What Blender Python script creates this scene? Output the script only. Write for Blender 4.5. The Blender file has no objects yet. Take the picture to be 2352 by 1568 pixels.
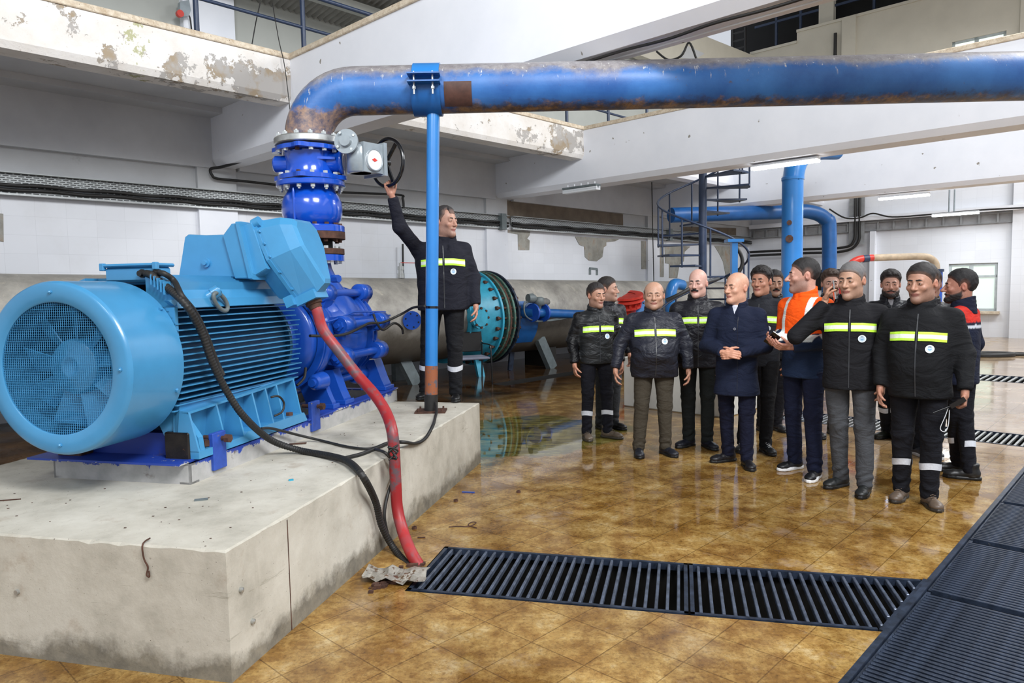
import bpy, bmesh, math, random
import numpy as np
from mathutils import Matrix, Vector
random.seed(7); np.random.seed(7)
sc = bpy.context.scene
col = sc.collection
PI = math.pi
# ------------------------------------------------------------------ camera
YW, YP, CAMH, FPX = .760, .234, 1.6, 1632.0
PITCH, ROLL = .0749, -.0188
cam = bpy.data.cameras.new('camera'); co = bpy.data.objects.new('camera', cam); col.objects.link(co)
cam.sensor_width = 36; cam.lens = 36 * FPX / 2352; cam.clip_end = 200
co.matrix_world = Matrix.Translation((0, 0, CAMH)) @ Matrix.Rotation(PI / 2 - PITCH, 4, 'X') @ Matrix.Rotation(ROLL, 4, 'Z')
sc.camera = co
# ------------------------------------------------------------------ world, lights, exposure
sc.view_settings.view_transform = 'Standard'; sc.view_settings.look = 'None'
sc.view_settings.gamma = 1; sc.view_settings.use_curve_mapping = False
sc.view_settings.exposure = 0.50
w = bpy.data.worlds.new('hall_air'); sc.world = w; w.use_nodes = True
w.node_tree.nodes['Background'].inputs[0].default_value = (.80, .84, .92, 1)
w.node_tree.nodes['Background'].inputs[1].default_value = .55
def area(name, loc, target, sx, sy, power, color=(1, .98, .95)):
    l = bpy.data.lights.new(name, 'AREA'); l.shape = 'RECTANGLE'; l.size = sx; l.size_y = sy; l.energy = power; l.color = color
    o = bpy.data.objects.new(name, l); col.objects.link(o); o.location = loc
    o.rotation_euler = (Vector(target) - Vector(loc)).to_track_quat('-Z', 'Y').to_euler(); return o
area('hall_lamp', (3.2, -1.5, 7.6), (1.2, 7.5, .8), 3.2, 2.4, 700, (.96, .98, 1))
area('hall_lamp', (8.5, 7, 8.2), (3, 9, 0), 3.5, 3.5, 700, (.96, .98, 1))
area('hall_lamp', (-2.5, -.8, 6.0), (-1.5, 6, 1.0), 2.2, 2.2, 230, (.95, .98, 1))
area('hall_lamp', (14, 13, 8.2), (11, 13, 0), 4, 4, 620, (.96, .98, 1))

# ------------------------------------------------------------------ frames
def RY(y): return Matrix.Rotation(-y, 4, 'Z')
MP, MW = RY(YP), RY(YW)                       # local x = q / v (right), local y = p / w (forward)
def P_(p, q, z): return MP @ Vector((q, p, z))
def W_(w, v, z): return MW @ Vector((v, w, z))
Rcam = co.matrix_world.to_3x3()
def ray(x, y): return Rcam @ Vector(((x - 1176) / FPX, -(y - 784) / FPX, -1))
CO = Vector((0, 0, CAMH))
def onz(x, y, z=0):
    d = ray(x, y); return CO + d * ((z - CAMH) / d.z)
def onY(x, y, Y):
    d = ray(x, y); return CO + d * (Y / d.y)
def onq(x, y, q):
    n = MP @ Vector((1, 0, 0)); d = ray(x, y); return CO + d * ((q - CO.dot(n)) / d.dot(n))
def onv(x, y, v):
    n = MW @ Vector((1, 0, 0)); d = ray(x, y); return CO + d * ((v - CO.dot(n)) / d.dot(n))
def onw(x, y, w):
    n = MW @ Vector((0, 1, 0)); d = ray(x, y); return CO + d * ((w - CO.dot(n)) / d.dot(n))
def lin(c):
    return tuple(((x / 255) / 12.92 if x / 255 <= .04045 else ((x / 255 + .055) / 1.055) ** 2.4) for x in c)
# ------------------------------------------------------------------ materials
class NT:
    def __init__(s, name):
        s.m = bpy.data.materials.new(name); s.m.use_nodes = True; s.t = s.m.node_tree
        s.b = s.t.nodes['Principled BSDF']; s.tc = s.t.nodes.new('ShaderNodeTexCoord')
    def n(s, typ, **k):
        nd = s.t.nodes.new('ShaderNode' + typ)
        for a, v in k.items():
            if hasattr(nd, a): setattr(nd, a, v)
            else: nd.inputs[a.replace('_', ' ')].default_value = v
        return nd
    def l(s, a, b): s.t.links.new(a, b)
    def obj(s): return s.tc.outputs['Object']
    def noise(s, scale, detail=4, rough=.6, vec=None, dist=0, sc3=None):
        nd = s.n('TexNoise'); nd.inputs['Scale'].default_value = scale; nd.inputs['Detail'].default_value = detail
        nd.inputs['Roughness'].default_value = rough; nd.inputs['Distortion'].default_value = dist
        v = vec or s.obj()
        if sc3:
            mp = s.n('Mapping'); mp.inputs['Scale'].default_value = sc3; s.l(v, mp.inputs[0]); v = mp.outputs[0]
        s.l(v, nd.inputs['Vector']); return nd.outputs['Fac']
    def ramp(s, fac, stops, interp='LINEAR'):
        r = s.n('ValToRGB'); r.color_ramp.interpolation = interp
        e = r.color_ramp.elements
        for i, (p, c) in enumerate(stops):
            el = e[i] if i < 2 else e.new(p)
            el.position = p
            if isinstance(c, (int, float)): c = (c, c, c)
            el.color = (*c[:3], 1)
        s.l(fac, r.inputs[0]); return r.outputs[0]
    def mix(s, fac, a, b, mode='MIX'):
        m = s.n('Mix', data_type='RGBA', blend_type=mode)
        for sock, v in ((m.inputs[0], fac), (m.inputs[6], a), (m.inputs[7], b)):
            if isinstance(v, (int, float)): sock.default_value = v
            elif isinstance(v, tuple): sock.default_value = (*v[:3], 1)
            else: s.l(v, sock)
        return m.outputs[2]
    def math(s, op, a, b=None, clamp=False):
        m = s.n('Math', operation=op, use_clamp=clamp)
        for i, v in enumerate((a, b)):
            if v is None: continue
            if isinstance(v, (int, float)): m.inputs[i].default_value = v
            else: s.l(v, m.inputs[i])
        return m.outputs[0]
    def xyz(s, vec=None):
        x = s.n('SeparateXYZ'); s.l(vec or s.obj(), x.inputs[0]); return x.outputs
    def wv(s):
        m = s.n('Mapping'); m.inputs['Rotation'].default_value = (0, 0, YW); s.l(s.obj(), m.inputs[0])
        return m.outputs[0]
    def rot(s, a):
        m = s.n('Mapping'); m.inputs['Rotation'].default_value = (0, 0, a); s.l(s.obj(), m.inputs[0]); return m.outputs[0]
    def bump(s, h, strength=.3, dist=.01):
        b = s.n('Bump'); b.inputs['Strength'].default_value = strength; b.inputs['Distance'].default_value = dist
        s.l(h, b.inputs['Height']); s.l(b.outputs[0], s.b.inputs['Normal'])
    def done(s, c=None, rough=None, metal=None, spec=None):
        for nm, v in (('Base Color', c), ('Roughness', rough), ('Metallic', metal), ('Specular IOR Level', spec)):
            if v is None: continue
            if isinstance(v, (int, float)): s.b.inputs[nm].default_value = v
            elif isinstance(v, tuple): s.b.inputs[nm].default_value = (*v[:3], 1)
            else: s.l(v, s.b.inputs[nm])
        return s.m
MATS = {}
def paint(name, c, rough=.45, metal=0, var=.12, scale=6, bump=.05, c2=None, thr=.68, coat=0):
    """plain painted / solid surface, slight mottling, optional second colour in worn patches"""
    if name in MATS: return MATS[name]
    t = NT(name); c = lin(c)
    d = tuple(x * (1 - var * 1.6) for x in c); e = tuple(min(1, x * (1 + var)) for x in c)
    base = t.ramp(t.noise(scale, 5), [(.3, d), (.7, e)])
    if c2:
        base = t.mix(t.ramp(t.noise(scale * 1.7, 8, .7), [(thr, 0.0), (thr + .03, 1.0)]), base, lin(c2))
    if bump: t.bump(t.noise(scale * 9, 3), bump, .004)
    if coat: t.b.inputs['Coat Weight'].default_value = coat; t.b.inputs['Coat Roughness'].default_value = .12
    MATS[name] = t.done(base, rough, metal); return MATS[name]
M = {}
M['cyan'] = paint('motor_sky_blue_paint', (68, 145, 194), .3, 0, .07, 3, .03, coat=.35)
M['cyan_dark'] = paint('motor_darker_sky_blue', (40, 92, 124), .5, 0, .1)  # darker sky blue for the body behind the fins, inner shield, end shield
M['blue'] = paint('pump_blue_paint', (24, 78, 176), .3, 0, .12, 4, .12, coat=.35)
M['gloss'] = paint('valve_gloss_blue', (16, 78, 192), .2, 0, .06, 4, .02, coat=.7)
M['steel'] = paint('galvanised_steel', (190, 192, 190), .32, .75, .1, 30)
M['zinc'] = paint('zinc_nut', (200, 205, 205), .35, .5, .05, 60, 0)
M['gratebar'] = paint('grey_blue_grate_bar', (88, 97, 114), .34, .3, .35, 18, .15)
M['rust'] = paint('rusty_steel', (84, 56, 44), .8, .1, .35, 18, .3)
M['rubber'] = paint('black_rubber', (34, 33, 32), .55, 0, .15, 40, .05)
M['black'] = paint('black_enamel', (14, 14, 16), .25, 0, .05, 20, 0, coat=.5)
M['greycast'] = paint('grey_gearbox_paint', (150, 160, 166), .28, .1, .08, 12, .1, coat=.3)
M['navy'] = paint('navy_enamel', (44, 58, 84), .4, 0, .12, 12, .05)
M['white'] = paint('white_enamel', (228, 232, 236), .4, 0, .03, 10, 0)
M['red'] = paint('red_enamel', (212, 62, 50), .35, 0, .15, 8, .05)
M['darksteel'] = paint('dark_wet_steel', (52, 62, 80), .34, .35, .45, 14, .2, c2=(104, 104, 104), thr=.66)
M['ltblue'] = paint('light_blue_pipe_paint', (44, 126, 200), .3, 0, .06, 3, .03, coat=.3)
M['midblue'] = paint('mid_blue_pipe_paint', (24, 92, 160), .4, 0, .12, 5, .05)
M['cyanvalve'] = paint('turquoise_valve_paint', (52, 160, 190), .4, 0, .15, 6, .1, c2=(60, 90, 80), thr=.66)
M['greenrust'] = paint('weathered_green_flange', (74, 112, 100), .6, .1, .3, 14, .2, c2=(96, 62, 44), thr=.55)
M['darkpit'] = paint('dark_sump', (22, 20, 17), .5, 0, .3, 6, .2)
M['cream'] = paint('cream_plaster', (205, 200, 186), .8, 0, .04, 1.5, .04)
M['greywall'] = paint('grey_upper_plaster', (176, 178, 172), .8, 0, .04, 1.5, .04)
M['leg'] = paint('grey_green_leg_paint', (104, 114, 116), .5, 0, .15, 10, .1)
M['dark'] = paint('dark_recess', (14, 14, 15), .8, 0, .2, 3, 0)
M['skinvc'] = None

def m_plaster():
    t = NT('white_beam_plaster')
    base = t.ramp(t.noise(1.2, 5), [(.3, lin((228, 231, 238))), (.7, lin((238, 240, 246)))])
    specks = t.ramp(t.noise(9, 2, .4, dist=.3), [(.755, 0.0), (.775, 1.0)])
    base = t.mix(specks, base, lin((150, 145, 138)))
    t.bump(t.noise(30, 4), .12, .004)
    return t.done(base, .7)
M['plaster'] = m_plaster()
def m_under():
    t = NT('grey_soffit_plaster')
    base = t.ramp(t.noise(1.0, 6), [(.3, lin((186, 188, 192))), (.7, lin((206, 208, 211)))])
    cr = t.ramp(t.noise(3.0, 8, .72, dist=.6), [(.70, 0.0), (.74, .6)])
    base = t.mix(cr, base, lin((120, 120, 120)))
    t.bump(t.noise(25, 4), .15, .005)
    return t.done(base, .8)
M['soffit'] = m_under()
def m_fascia():
    t = NT('flaking_white_plaster')
    v = t.wv(); x = t.xyz(v)
    base = t.ramp(t.noise(2.5, 6), [(.3, lin((216, 210, 202))), (.7, lin((234, 232, 230)))])
    # more flaking towards the beam corners (w = 5, w = 11) and low on the face
    g1 = t.math('SUBTRACT', 1.0, t.math('MULTIPLY', t.math('ABSOLUTE', t.math('SUBTRACT', x[1], 4.55)), .42), True)
    g2 = t.math('SUBTRACT', 1.0, t.math('MULTIPLY', t.math('ABSOLUTE', t.math('SUBTRACT', x[1], 10.5)), .55), True)
    g = t.math('MAXIMUM', g1, g2)
    lowz = t.math('SUBTRACT', 1.0, t.math('MULTIPLY', t.math('ABSOLUTE', t.math('SUBTRACT', x[2], 4.24)), 3.2), True)
    k = t.math('MULTIPLY', g, lowz)
    n = t.math('ADD', t.math('ADD', t.math('MULTIPLY', t.noise(2.6, 10, .72), .8), t.math('MULTIPLY', t.noise(9, 8, .75), .2)), t.math('MULTIPLY', k, .15))
    f1 = t.ramp(n, [(.575, 0.0), (.59, 1.0)])
    brown = t.ramp(t.noise(3.5, 4), [(.48, lin((172, 168, 164))), (.60, lin((162, 146, 124)))])
    base = t.mix(f1, base, brown)
    n2 = t.ramp(t.noise(11, 10, .8), [(.615, 0.0), (.66, .8)])
    base = t.mix(n2, base, lin((140, 118, 92)))
    moss = t.ramp(t.math('ADD', t.noise(5, 8, .7), t.math('MULTIPLY', t.math('SUBTRACT', 1.0, t.math('MULTIPLY', t.math('ABSOLUTE', t.math('SUBTRACT', x[1], 3.05)), 3), True), .16)), [(.68, 0.0), (.71, .7)])
    base = t.mix(moss, base, lin((150, 152, 80)))
    h = t.mix(f1, t.noise(20, 4), (0.0, 0.0, 0.0)); t.bump(h, .6, .01)
    return t.done(base, .8)
M['fascia'] = m_fascia()
def m_coping():
    t = NT('sandstone_coping')
    base = t.ramp(t.noise(14, 8, .75), [(.35, lin((184, 164, 138))), (.6, lin((220, 208, 188)))])
    base = t.mix(t.ramp(t.noise(60, 2), [(.68, 0.0), (.7, 1.0)]), base, lin((96, 76, 58)))
    t.bump(t.noise(40, 4), .2, .004); return t.done(base, .8)
M['coping'] = m_coping()
def brickn(t, vec, bw, rh, mortar, c1, c2, cm, off=0):
    b = t.n('TexBrick'); b.offset = off; b.squash = 1
    b.inputs['Scale'].default_value = 1; b.inputs['Brick Width'].default_value = bw; b.inputs['Row Height'].default_value = rh
    b.inputs['Mortar Size'].default_value = mortar; b.inputs['Mortar Smooth'].default_value = .3
    for i, c in ((1, c1), (2, c2), (3, cm)): b.inputs[i].default_value = (*c, 1)
    t.l(vec, b.inputs[0]); return b
def m_walltile(axis):
    t = NT('white_wall_tiles_' + axis)
    x = t.xyz(t.wv()); cmb = t.n('CombineXYZ')
    t.l(x[1] if axis == 'back' else x[0], cmb.inputs[0]); t.l(x[2], cmb.inputs[1])
    b = brickn(t, cmb.outputs[0], .36, .24, .0016, lin((224, 226, 231)), lin((228, 230, 235)), lin((206, 208, 213)))
    base = t.mix(t.ramp(t.noise(.8, 6), [(.55, 0.0), (.75, .25)]), b.outputs[0], lin((190, 186, 178)))
    t.bump(b.outputs['Fac'], -.1, .002)
    return t.done(base, .38)
M['tile'] = m_walltile('back'); M['tile_r'] = m_walltile('side')
def m_wallgrey():
    t = NT('grey_wall_plaster')
    base = t.ramp(t.noise(.9, 6), [(.3, lin((176, 177, 178))), (.7, lin((196, 198, 200)))])
    base = t.mix(t.ramp(t.noise(2.2, 9, .7), [(.66, 0.0), (.72, .5)]), base, lin((150, 148, 145)))
    return t.done(base, .75)
M['wallgrey'] = m_wallgrey()
def m_adhesive():
    t = NT('bare_tile_adhesive')
    base = t.ramp(t.noise(3, 6, .65), [(.3, lin((126, 122, 112))), (.55, lin((160, 158, 150))), (.75, lin((158, 130, 104)))])
    v = t.noise(1, 5, .6, sc3=(8, 8, .6))
    base = t.mix(t.ramp(v, [(.6, 0.0), (.7, .6)]), base, lin((176, 142, 112)))
    return t.done(base, .9)
M['adhesive'] = m_adhesive()
M['adhesive_dark'] = paint('brown_bare_adhesive', (118, 106, 92), .9, 0, .15, 4, .1)
def m_floor():
    t = NT('wet_ochre_floor_tiles')
    v = t.wv(); mp = t.n('Mapping'); mp.inputs['Location'].default_value = (-.004, .104, 0); t.l(v, mp.inputs[0]); vv = mp.outputs[0]
    b = brickn(t, vv, .3, .3, .0035, (1, 1, 1), (.84, .83, .80), (.50, .46, .40))
    x = t.xyz(v)
    ochre = t.ramp(t.noise(4.2, 10, .74), [(.28, lin((96, 66, 30))), (.44, lin((148, 110, 54))), (.56, lin((186, 152, 90))), (.70, lin((214, 194, 150)))])
    fine = t.ramp(t.noise(46, 8, .85), [(.38, (.52, .47, .40)), (.52, (1.0, 1.0, 1.0))])
    ochre = t.mix(1.0, ochre, fine, 'MULTIPLY')
    grey = t.ramp(t.noise(1.6, 9, .75), [(.56, 0.0), (.64, .6)])
    ochre = t.mix(grey, ochre, lin((172, 150, 128)))
    beige = t.ramp(t.noise(2.2, 7, .6), [(.3, lin((168, 138, 104))), (.7, lin((206, 186, 160)))])
    far = t.math('MULTIPLY', t.math('SUBTRACT', x[1], 6.6), .5, True)
    right = t.math('MULTIPLY', t.math('ADD', x[0], 3.9), .7, True)
    base = t.mix(t.math('MULTIPLY', far, right), ochre, beige)
    brown = t.ramp(t.noise(2.2, 7, .65), [(.35, lin((44, 30, 20))), (.7, lin((110, 82, 52)))])
    lft = t.math('MULTIPLY', t.math('SUBTRACT', -6.6, x[0]), 1.1, True)
    base = t.mix(lft, base, brown)
    # puddle beside the plinth end
    dx = t.math('MULTIPLY', t.math('ADD', x[0], 5.15), .62); dy = t.math('MULTIPLY', t.math('SUBTRACT', x[1], 5.75), .52)
    r = t.math('SQRT', t.math('ADD', t.math('MULTIPLY', dx, dx), t.math('MULTIPLY', dy, dy)))
    pn = t.math('ADD', t.math('SUBTRACT', 1.0, r), t.math('MULTIPLY', t.math('SUBTRACT', t.noise(1.1, 4), .5), .9))
    pud = t.ramp(pn, [(.38, 0.0), (.44, 1.0)])
    base = t.mix(pud, base, t.ramp(t.noise(4, 8, .7, sc3=(1, 2.5, 1)), [(.36, lin((48, 44, 22))), (.55, lin((128, 118, 52))), (.7, lin((168, 160, 110)))]))
    base = t.mix(1.0, base, t.mix(pud, b.outputs[0], (.9, .9, .9)), 'MULTIPLY')
    rn = t.noise(2.0, 6, .6)
    near = t.math('MULTIPLY', t.math('SUBTRACT', 4.2, x[1]), .6, True)
    ro = t.ramp(rn, [(.42, .045), (.56, .10), (.70, .30)])
    ro = t.mix(near, ro, t.ramp(rn, [(.36, .10), (.5, .26), (.7, .5)]))
    ro = t.mix(pud, ro, (.02, .02, .02))
    wetd = t.ramp(rn, [(.42, (.74, .70, .66)), (.62, (1.0, 1.0, 1.0))])
    base = t.mix(1.0, base, wetd, 'MULTIPLY')
    hb = t.mix(pud, t.math('ADD', t.math('MULTIPLY', t.noise(26, 5, .6), t.math('ADD', t.math('MULTIPLY', rn, 1.2), -.25)), t.math('MULTIPLY', b.outputs['Fac'], -.9)), t.math('MULTIPLY', t.noise(5, 3, .5, sc3=(1, 3, 1)), .25))
    t.bump(hb, .13, .006)
    return t.done(base, ro, 0, .75)
M['floor'] = m_floor()
def m_concrete():
    t = NT('bare_concrete')
    x = t.xyz()
    base = t.ramp(t.noise(2.2, 9, .66), [(.28, lin((154, 149, 136))), (.5, lin((190, 185, 172))), (.75, lin((212, 208, 196)))])
    sp = t.ramp(t.noise(45, 4, .7), [(.70, 0.0), (.74, .7)])
    base = t.mix(sp, base, lin((110, 96, 82)))
    st = t.ramp(t.noise(1, 6, .6, sc3=(9, 9, .8)), [(.62, 0.0), (.75, .35)])
    base = t.mix(st, base, lin((140, 132, 118)))
    scr = t.ramp(t.noise(1, 7, .7, dist=1.5, sc3=(1.5, 1.5, 14)), [(.635, 0.0), (.66, .5), (.685, 0.0)])
    base = t.mix(scr, base, lin((128, 122, 106)))
    pit = t.ramp(t.noise(95, 2, .5), [(.72, 0.0), (.76, .9)]); base = t.mix(pit, base, lin((92, 82, 70)))
    bl = t.ramp(t.noise(5, 7, .7), [(.58, 0.0), (.70, .5)]); base = t.mix(bl, base, lin((158, 142, 124)))
    # damp rising from the wet floor
    wet = t.math('SUBTRACT', t.math('ADD', -.06, t.math('MULTIPLY', t.noise(2.6, 8, .7), .38)), x[2])
    wf = t.ramp(wet, [(-.0, 0.0), (.07, .8)])
    base = t.mix(wf, base, t.ramp(t.noise(9, 6, .7), [(.35, lin((62, 56, 44))), (.65, lin((122, 114, 96)))]))
    t.bump(t.noise(22, 8, .7), .35, .008)
    return t.done(base, .85)
M['concrete'] = m_concrete()
def m_frame():
    t = NT('chipped_blue_over_white_frame')
    x = t.xyz()
    n = t.math('ADD', t.noise(6, 9, .75), t.math('MULTIPLY', t.math('SUBTRACT', x[2], .075), 4.0))
    f = t.ramp(n, [(.59, 0.0), (.605, 1.0)])
    base = t.mix(f, t.ramp(t.noise(8, 5), [(.3, lin((158, 158, 156))), (.7, lin((192, 190, 188)))]), lin((34, 66, 160)))
    base = t.mix(t.ramp(t.noise(5, 6, .7), [(.64, 0.0), (.72, .7)]), base, lin((96, 78, 64)))
    t.bump(t.noise(30, 4), .2, .004); return t.done(base, .5)
M['frame'] = m_frame()
def m_overpipe():
    t = NT('dirty_blue_overhead_pipe')
    g = t.n('NewGeometry'); nx = t.xyz(g.outputs['Normal'])
    base = t.ramp(t.noise(2.2, 6), [(.3, lin((36, 84, 150))), (.7, lin((62, 122, 190)))])
    x = t.xyz()
    top = t.math('ADD', nx[2], t.math('MULTIPLY', t.math('SUBTRACT', t.noise(1.3, 9, .72), .5), 1.9))
    f = t.ramp(top, [(.22, 0.0), (.62, .88)])
    base = t.mix(f, base, t.ramp(t.noise(16, 7, .75), [(.3, lin((116, 106, 98))), (.7, lin((168, 162, 156)))]))
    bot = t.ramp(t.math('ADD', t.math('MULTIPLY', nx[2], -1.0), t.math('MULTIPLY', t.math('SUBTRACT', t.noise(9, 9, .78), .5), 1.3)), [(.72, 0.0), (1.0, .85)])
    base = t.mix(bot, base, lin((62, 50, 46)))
    drip = t.noise(1, 6, .7, sc3=(30, 30, 1.6))
    df = t.math('MULTIPLY', t.ramp(drip, [(.615, 0.0), (.65, .9)]), t.ramp(t.math('ADD', nx[2], t.math('MULTIPLY', t.noise(3.1), 1.5)), [(.62, 0.0), (1.1, 1.0)]))
    base = t.mix(df, base, lin((206, 204, 198)))
    sp = t.math('MULTIPLY', t.ramp(t.noise(13, 5, .65, dist=.6), [(.64, 0.0), (.67, .9)]), t.ramp(t.math('ADD', nx[2], t.math('MULTIPLY', t.noise(1.1, 4), 1.6)), [(1.05, 0.0), (1.35, 1.0)]))
    base = t.mix(sp, base, lin((214, 210, 200)))
    rust = t.ramp(t.noise(11, 10, .8), [(.62, 0.0), (.66, .75)])
    base = t.mix(rust, base, lin((96, 80, 72)))
    # rust and grime gathered at the elbow foot
    ef = t.math('SUBTRACT', t.math('ADD', .12, t.math('MULTIPLY', t.noise(6, 7, .7), .34)), x[2])
    base = t.mix(t.ramp(ef, [(.0, 0.0), (.05, .8)]), base, t.ramp(t.noise(14, 6, .7), [(.4, lin((92, 74, 62))), (.6, lin((170, 132, 84)))]))
    t.bump(t.noise(18, 8, .7), .3, .006)
    return t.done(base, .42)
M['overpipe'] = m_overpipe()
def m_bigpipe():
    t = NT('peeled_grey_main_pipe')
    base = t.ramp(t.noise(1.6, 8, .7), [(.3, lin((132, 128, 122))), (.5, lin((168, 164, 156))), (.75, lin((206, 202, 192)))])
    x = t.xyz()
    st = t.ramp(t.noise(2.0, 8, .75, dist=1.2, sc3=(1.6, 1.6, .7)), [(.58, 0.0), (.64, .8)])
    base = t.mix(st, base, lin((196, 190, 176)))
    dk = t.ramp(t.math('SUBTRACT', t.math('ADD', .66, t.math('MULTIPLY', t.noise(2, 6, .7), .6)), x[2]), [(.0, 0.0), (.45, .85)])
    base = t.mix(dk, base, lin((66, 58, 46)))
    t.bump(t.noise(9, 8, .7), .3, .012)
    return t.done(base, .5, .1)
M['bigpipe'] = m_bigpipe()
def m_redpipe():
    t = NT('red_and_grey_conduit')
    f = t.ramp(t.noise(4.5, 6, .65), [(.50, 0.0), (.57, 1.0)])
    base = t.mix(f, lin((150, 34, 38)), lin((92, 78, 84)))
    base = t.mix(t.ramp(t.noise(2.2, 3), [(.5, 0.0), (.6, .6)]), base, lin((192, 48, 50)))
    return t.done(base, .45)
M['redpipe'] = m_redpipe()
def m_perf():
    t = NT('perforated_cable_tray')
    x = t.xyz(t.wv()); cmb = t.n('CombineXYZ'); t.l(x[1], cmb.inputs[0]); t.l(x[2], cmb.inputs[1])
    b = brickn(t, cmb.outputs[0], .06, .026, .008, lin((58, 60, 60)), lin((70, 72, 72)), lin((172, 176, 176)), .5)
    return t.done(b.outputs[0], .45, .3)
M['tray'] = m_perf()
def m_glass(e=.42):
    t = NT('frosted_window_glow'); t.b.inputs['Emission Color'].default_value = (*lin((222, 238, 226)), 1)
    t.b.inputs['Emission Strength'].default_value = e
    return t.done(lin((190, 204, 196)), .25)
M['glass'] = m_glass(); M['glass2'] = m_glass(.9)
def m_tube():
    t = NT('lit_fluorescent_tube'); t.b.inputs['Emission Color'].default_value = (.9, .95, 1, 1); t.b.inputs['Emission Strength'].default_value = 9
    return t.done((.9, .9, .9), .4)
M['lit'] = m_tube()
def vcmat(name, rough=.6, nscale=60, bump=.1, coat=0, sheen=0, bd=.003, sss=0, fold=0):
    t = NT(name); a = t.n('VertexColor'); a.layer_name = 'Col'
    c = t.mix(.25, a.outputs[0], t.mix(1.0, a.outputs[0], t.ramp(t.noise(nscale, 4), [(.3, .6), (.7, 1.4)]), 'MULTIPLY'))
    if fold: t.bump(t.math('ADD', t.math('MULTIPLY', t.noise(1, 3, .5, dist=1.6, sc3=(5, 5, 11)), 3.0), t.math('MULTIPLY', t.noise(nscale, 4, .6), .25)), fold, .03)
    else: t.bump(t.noise(nscale, 4, .6), bump, bd)
    if coat: t.b.inputs['Coat Weight'].default_value = coat; t.b.inputs['Coat Roughness'].default_value = .35
    if sss:
        t.b.inputs['Subsurface Weight'].default_value = sss; t.b.inputs['Subsurface Radius'].default_value = (.012, .005, .003); t.b.inputs['Subsurface Scale'].default_value = 1
    return t.done(c, rough, None, .28 if fold else None)
M['skin'] = vcmat('skin', .48, 90, .08, bd=.002)
M['cloth'] = vcmat('woven_cloth', .85, 120, .25, fold=.28)
M['shell'] = vcmat('padded_nylon_shell', .45, 40, .45, fold=.34)
M['tape'] = vcmat('reflective_tape', .4, 80, 0)
M['shoe'] = vcmat('shoe_leather', .42, 70, .2)
M['hair'] = vcmat('short_hair', .6, 260, .8, bd=.004)
def hexmat(name, c, rough=.5, metal=0): return paint(name, c, rough, metal, .05, 20, 0)

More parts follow.
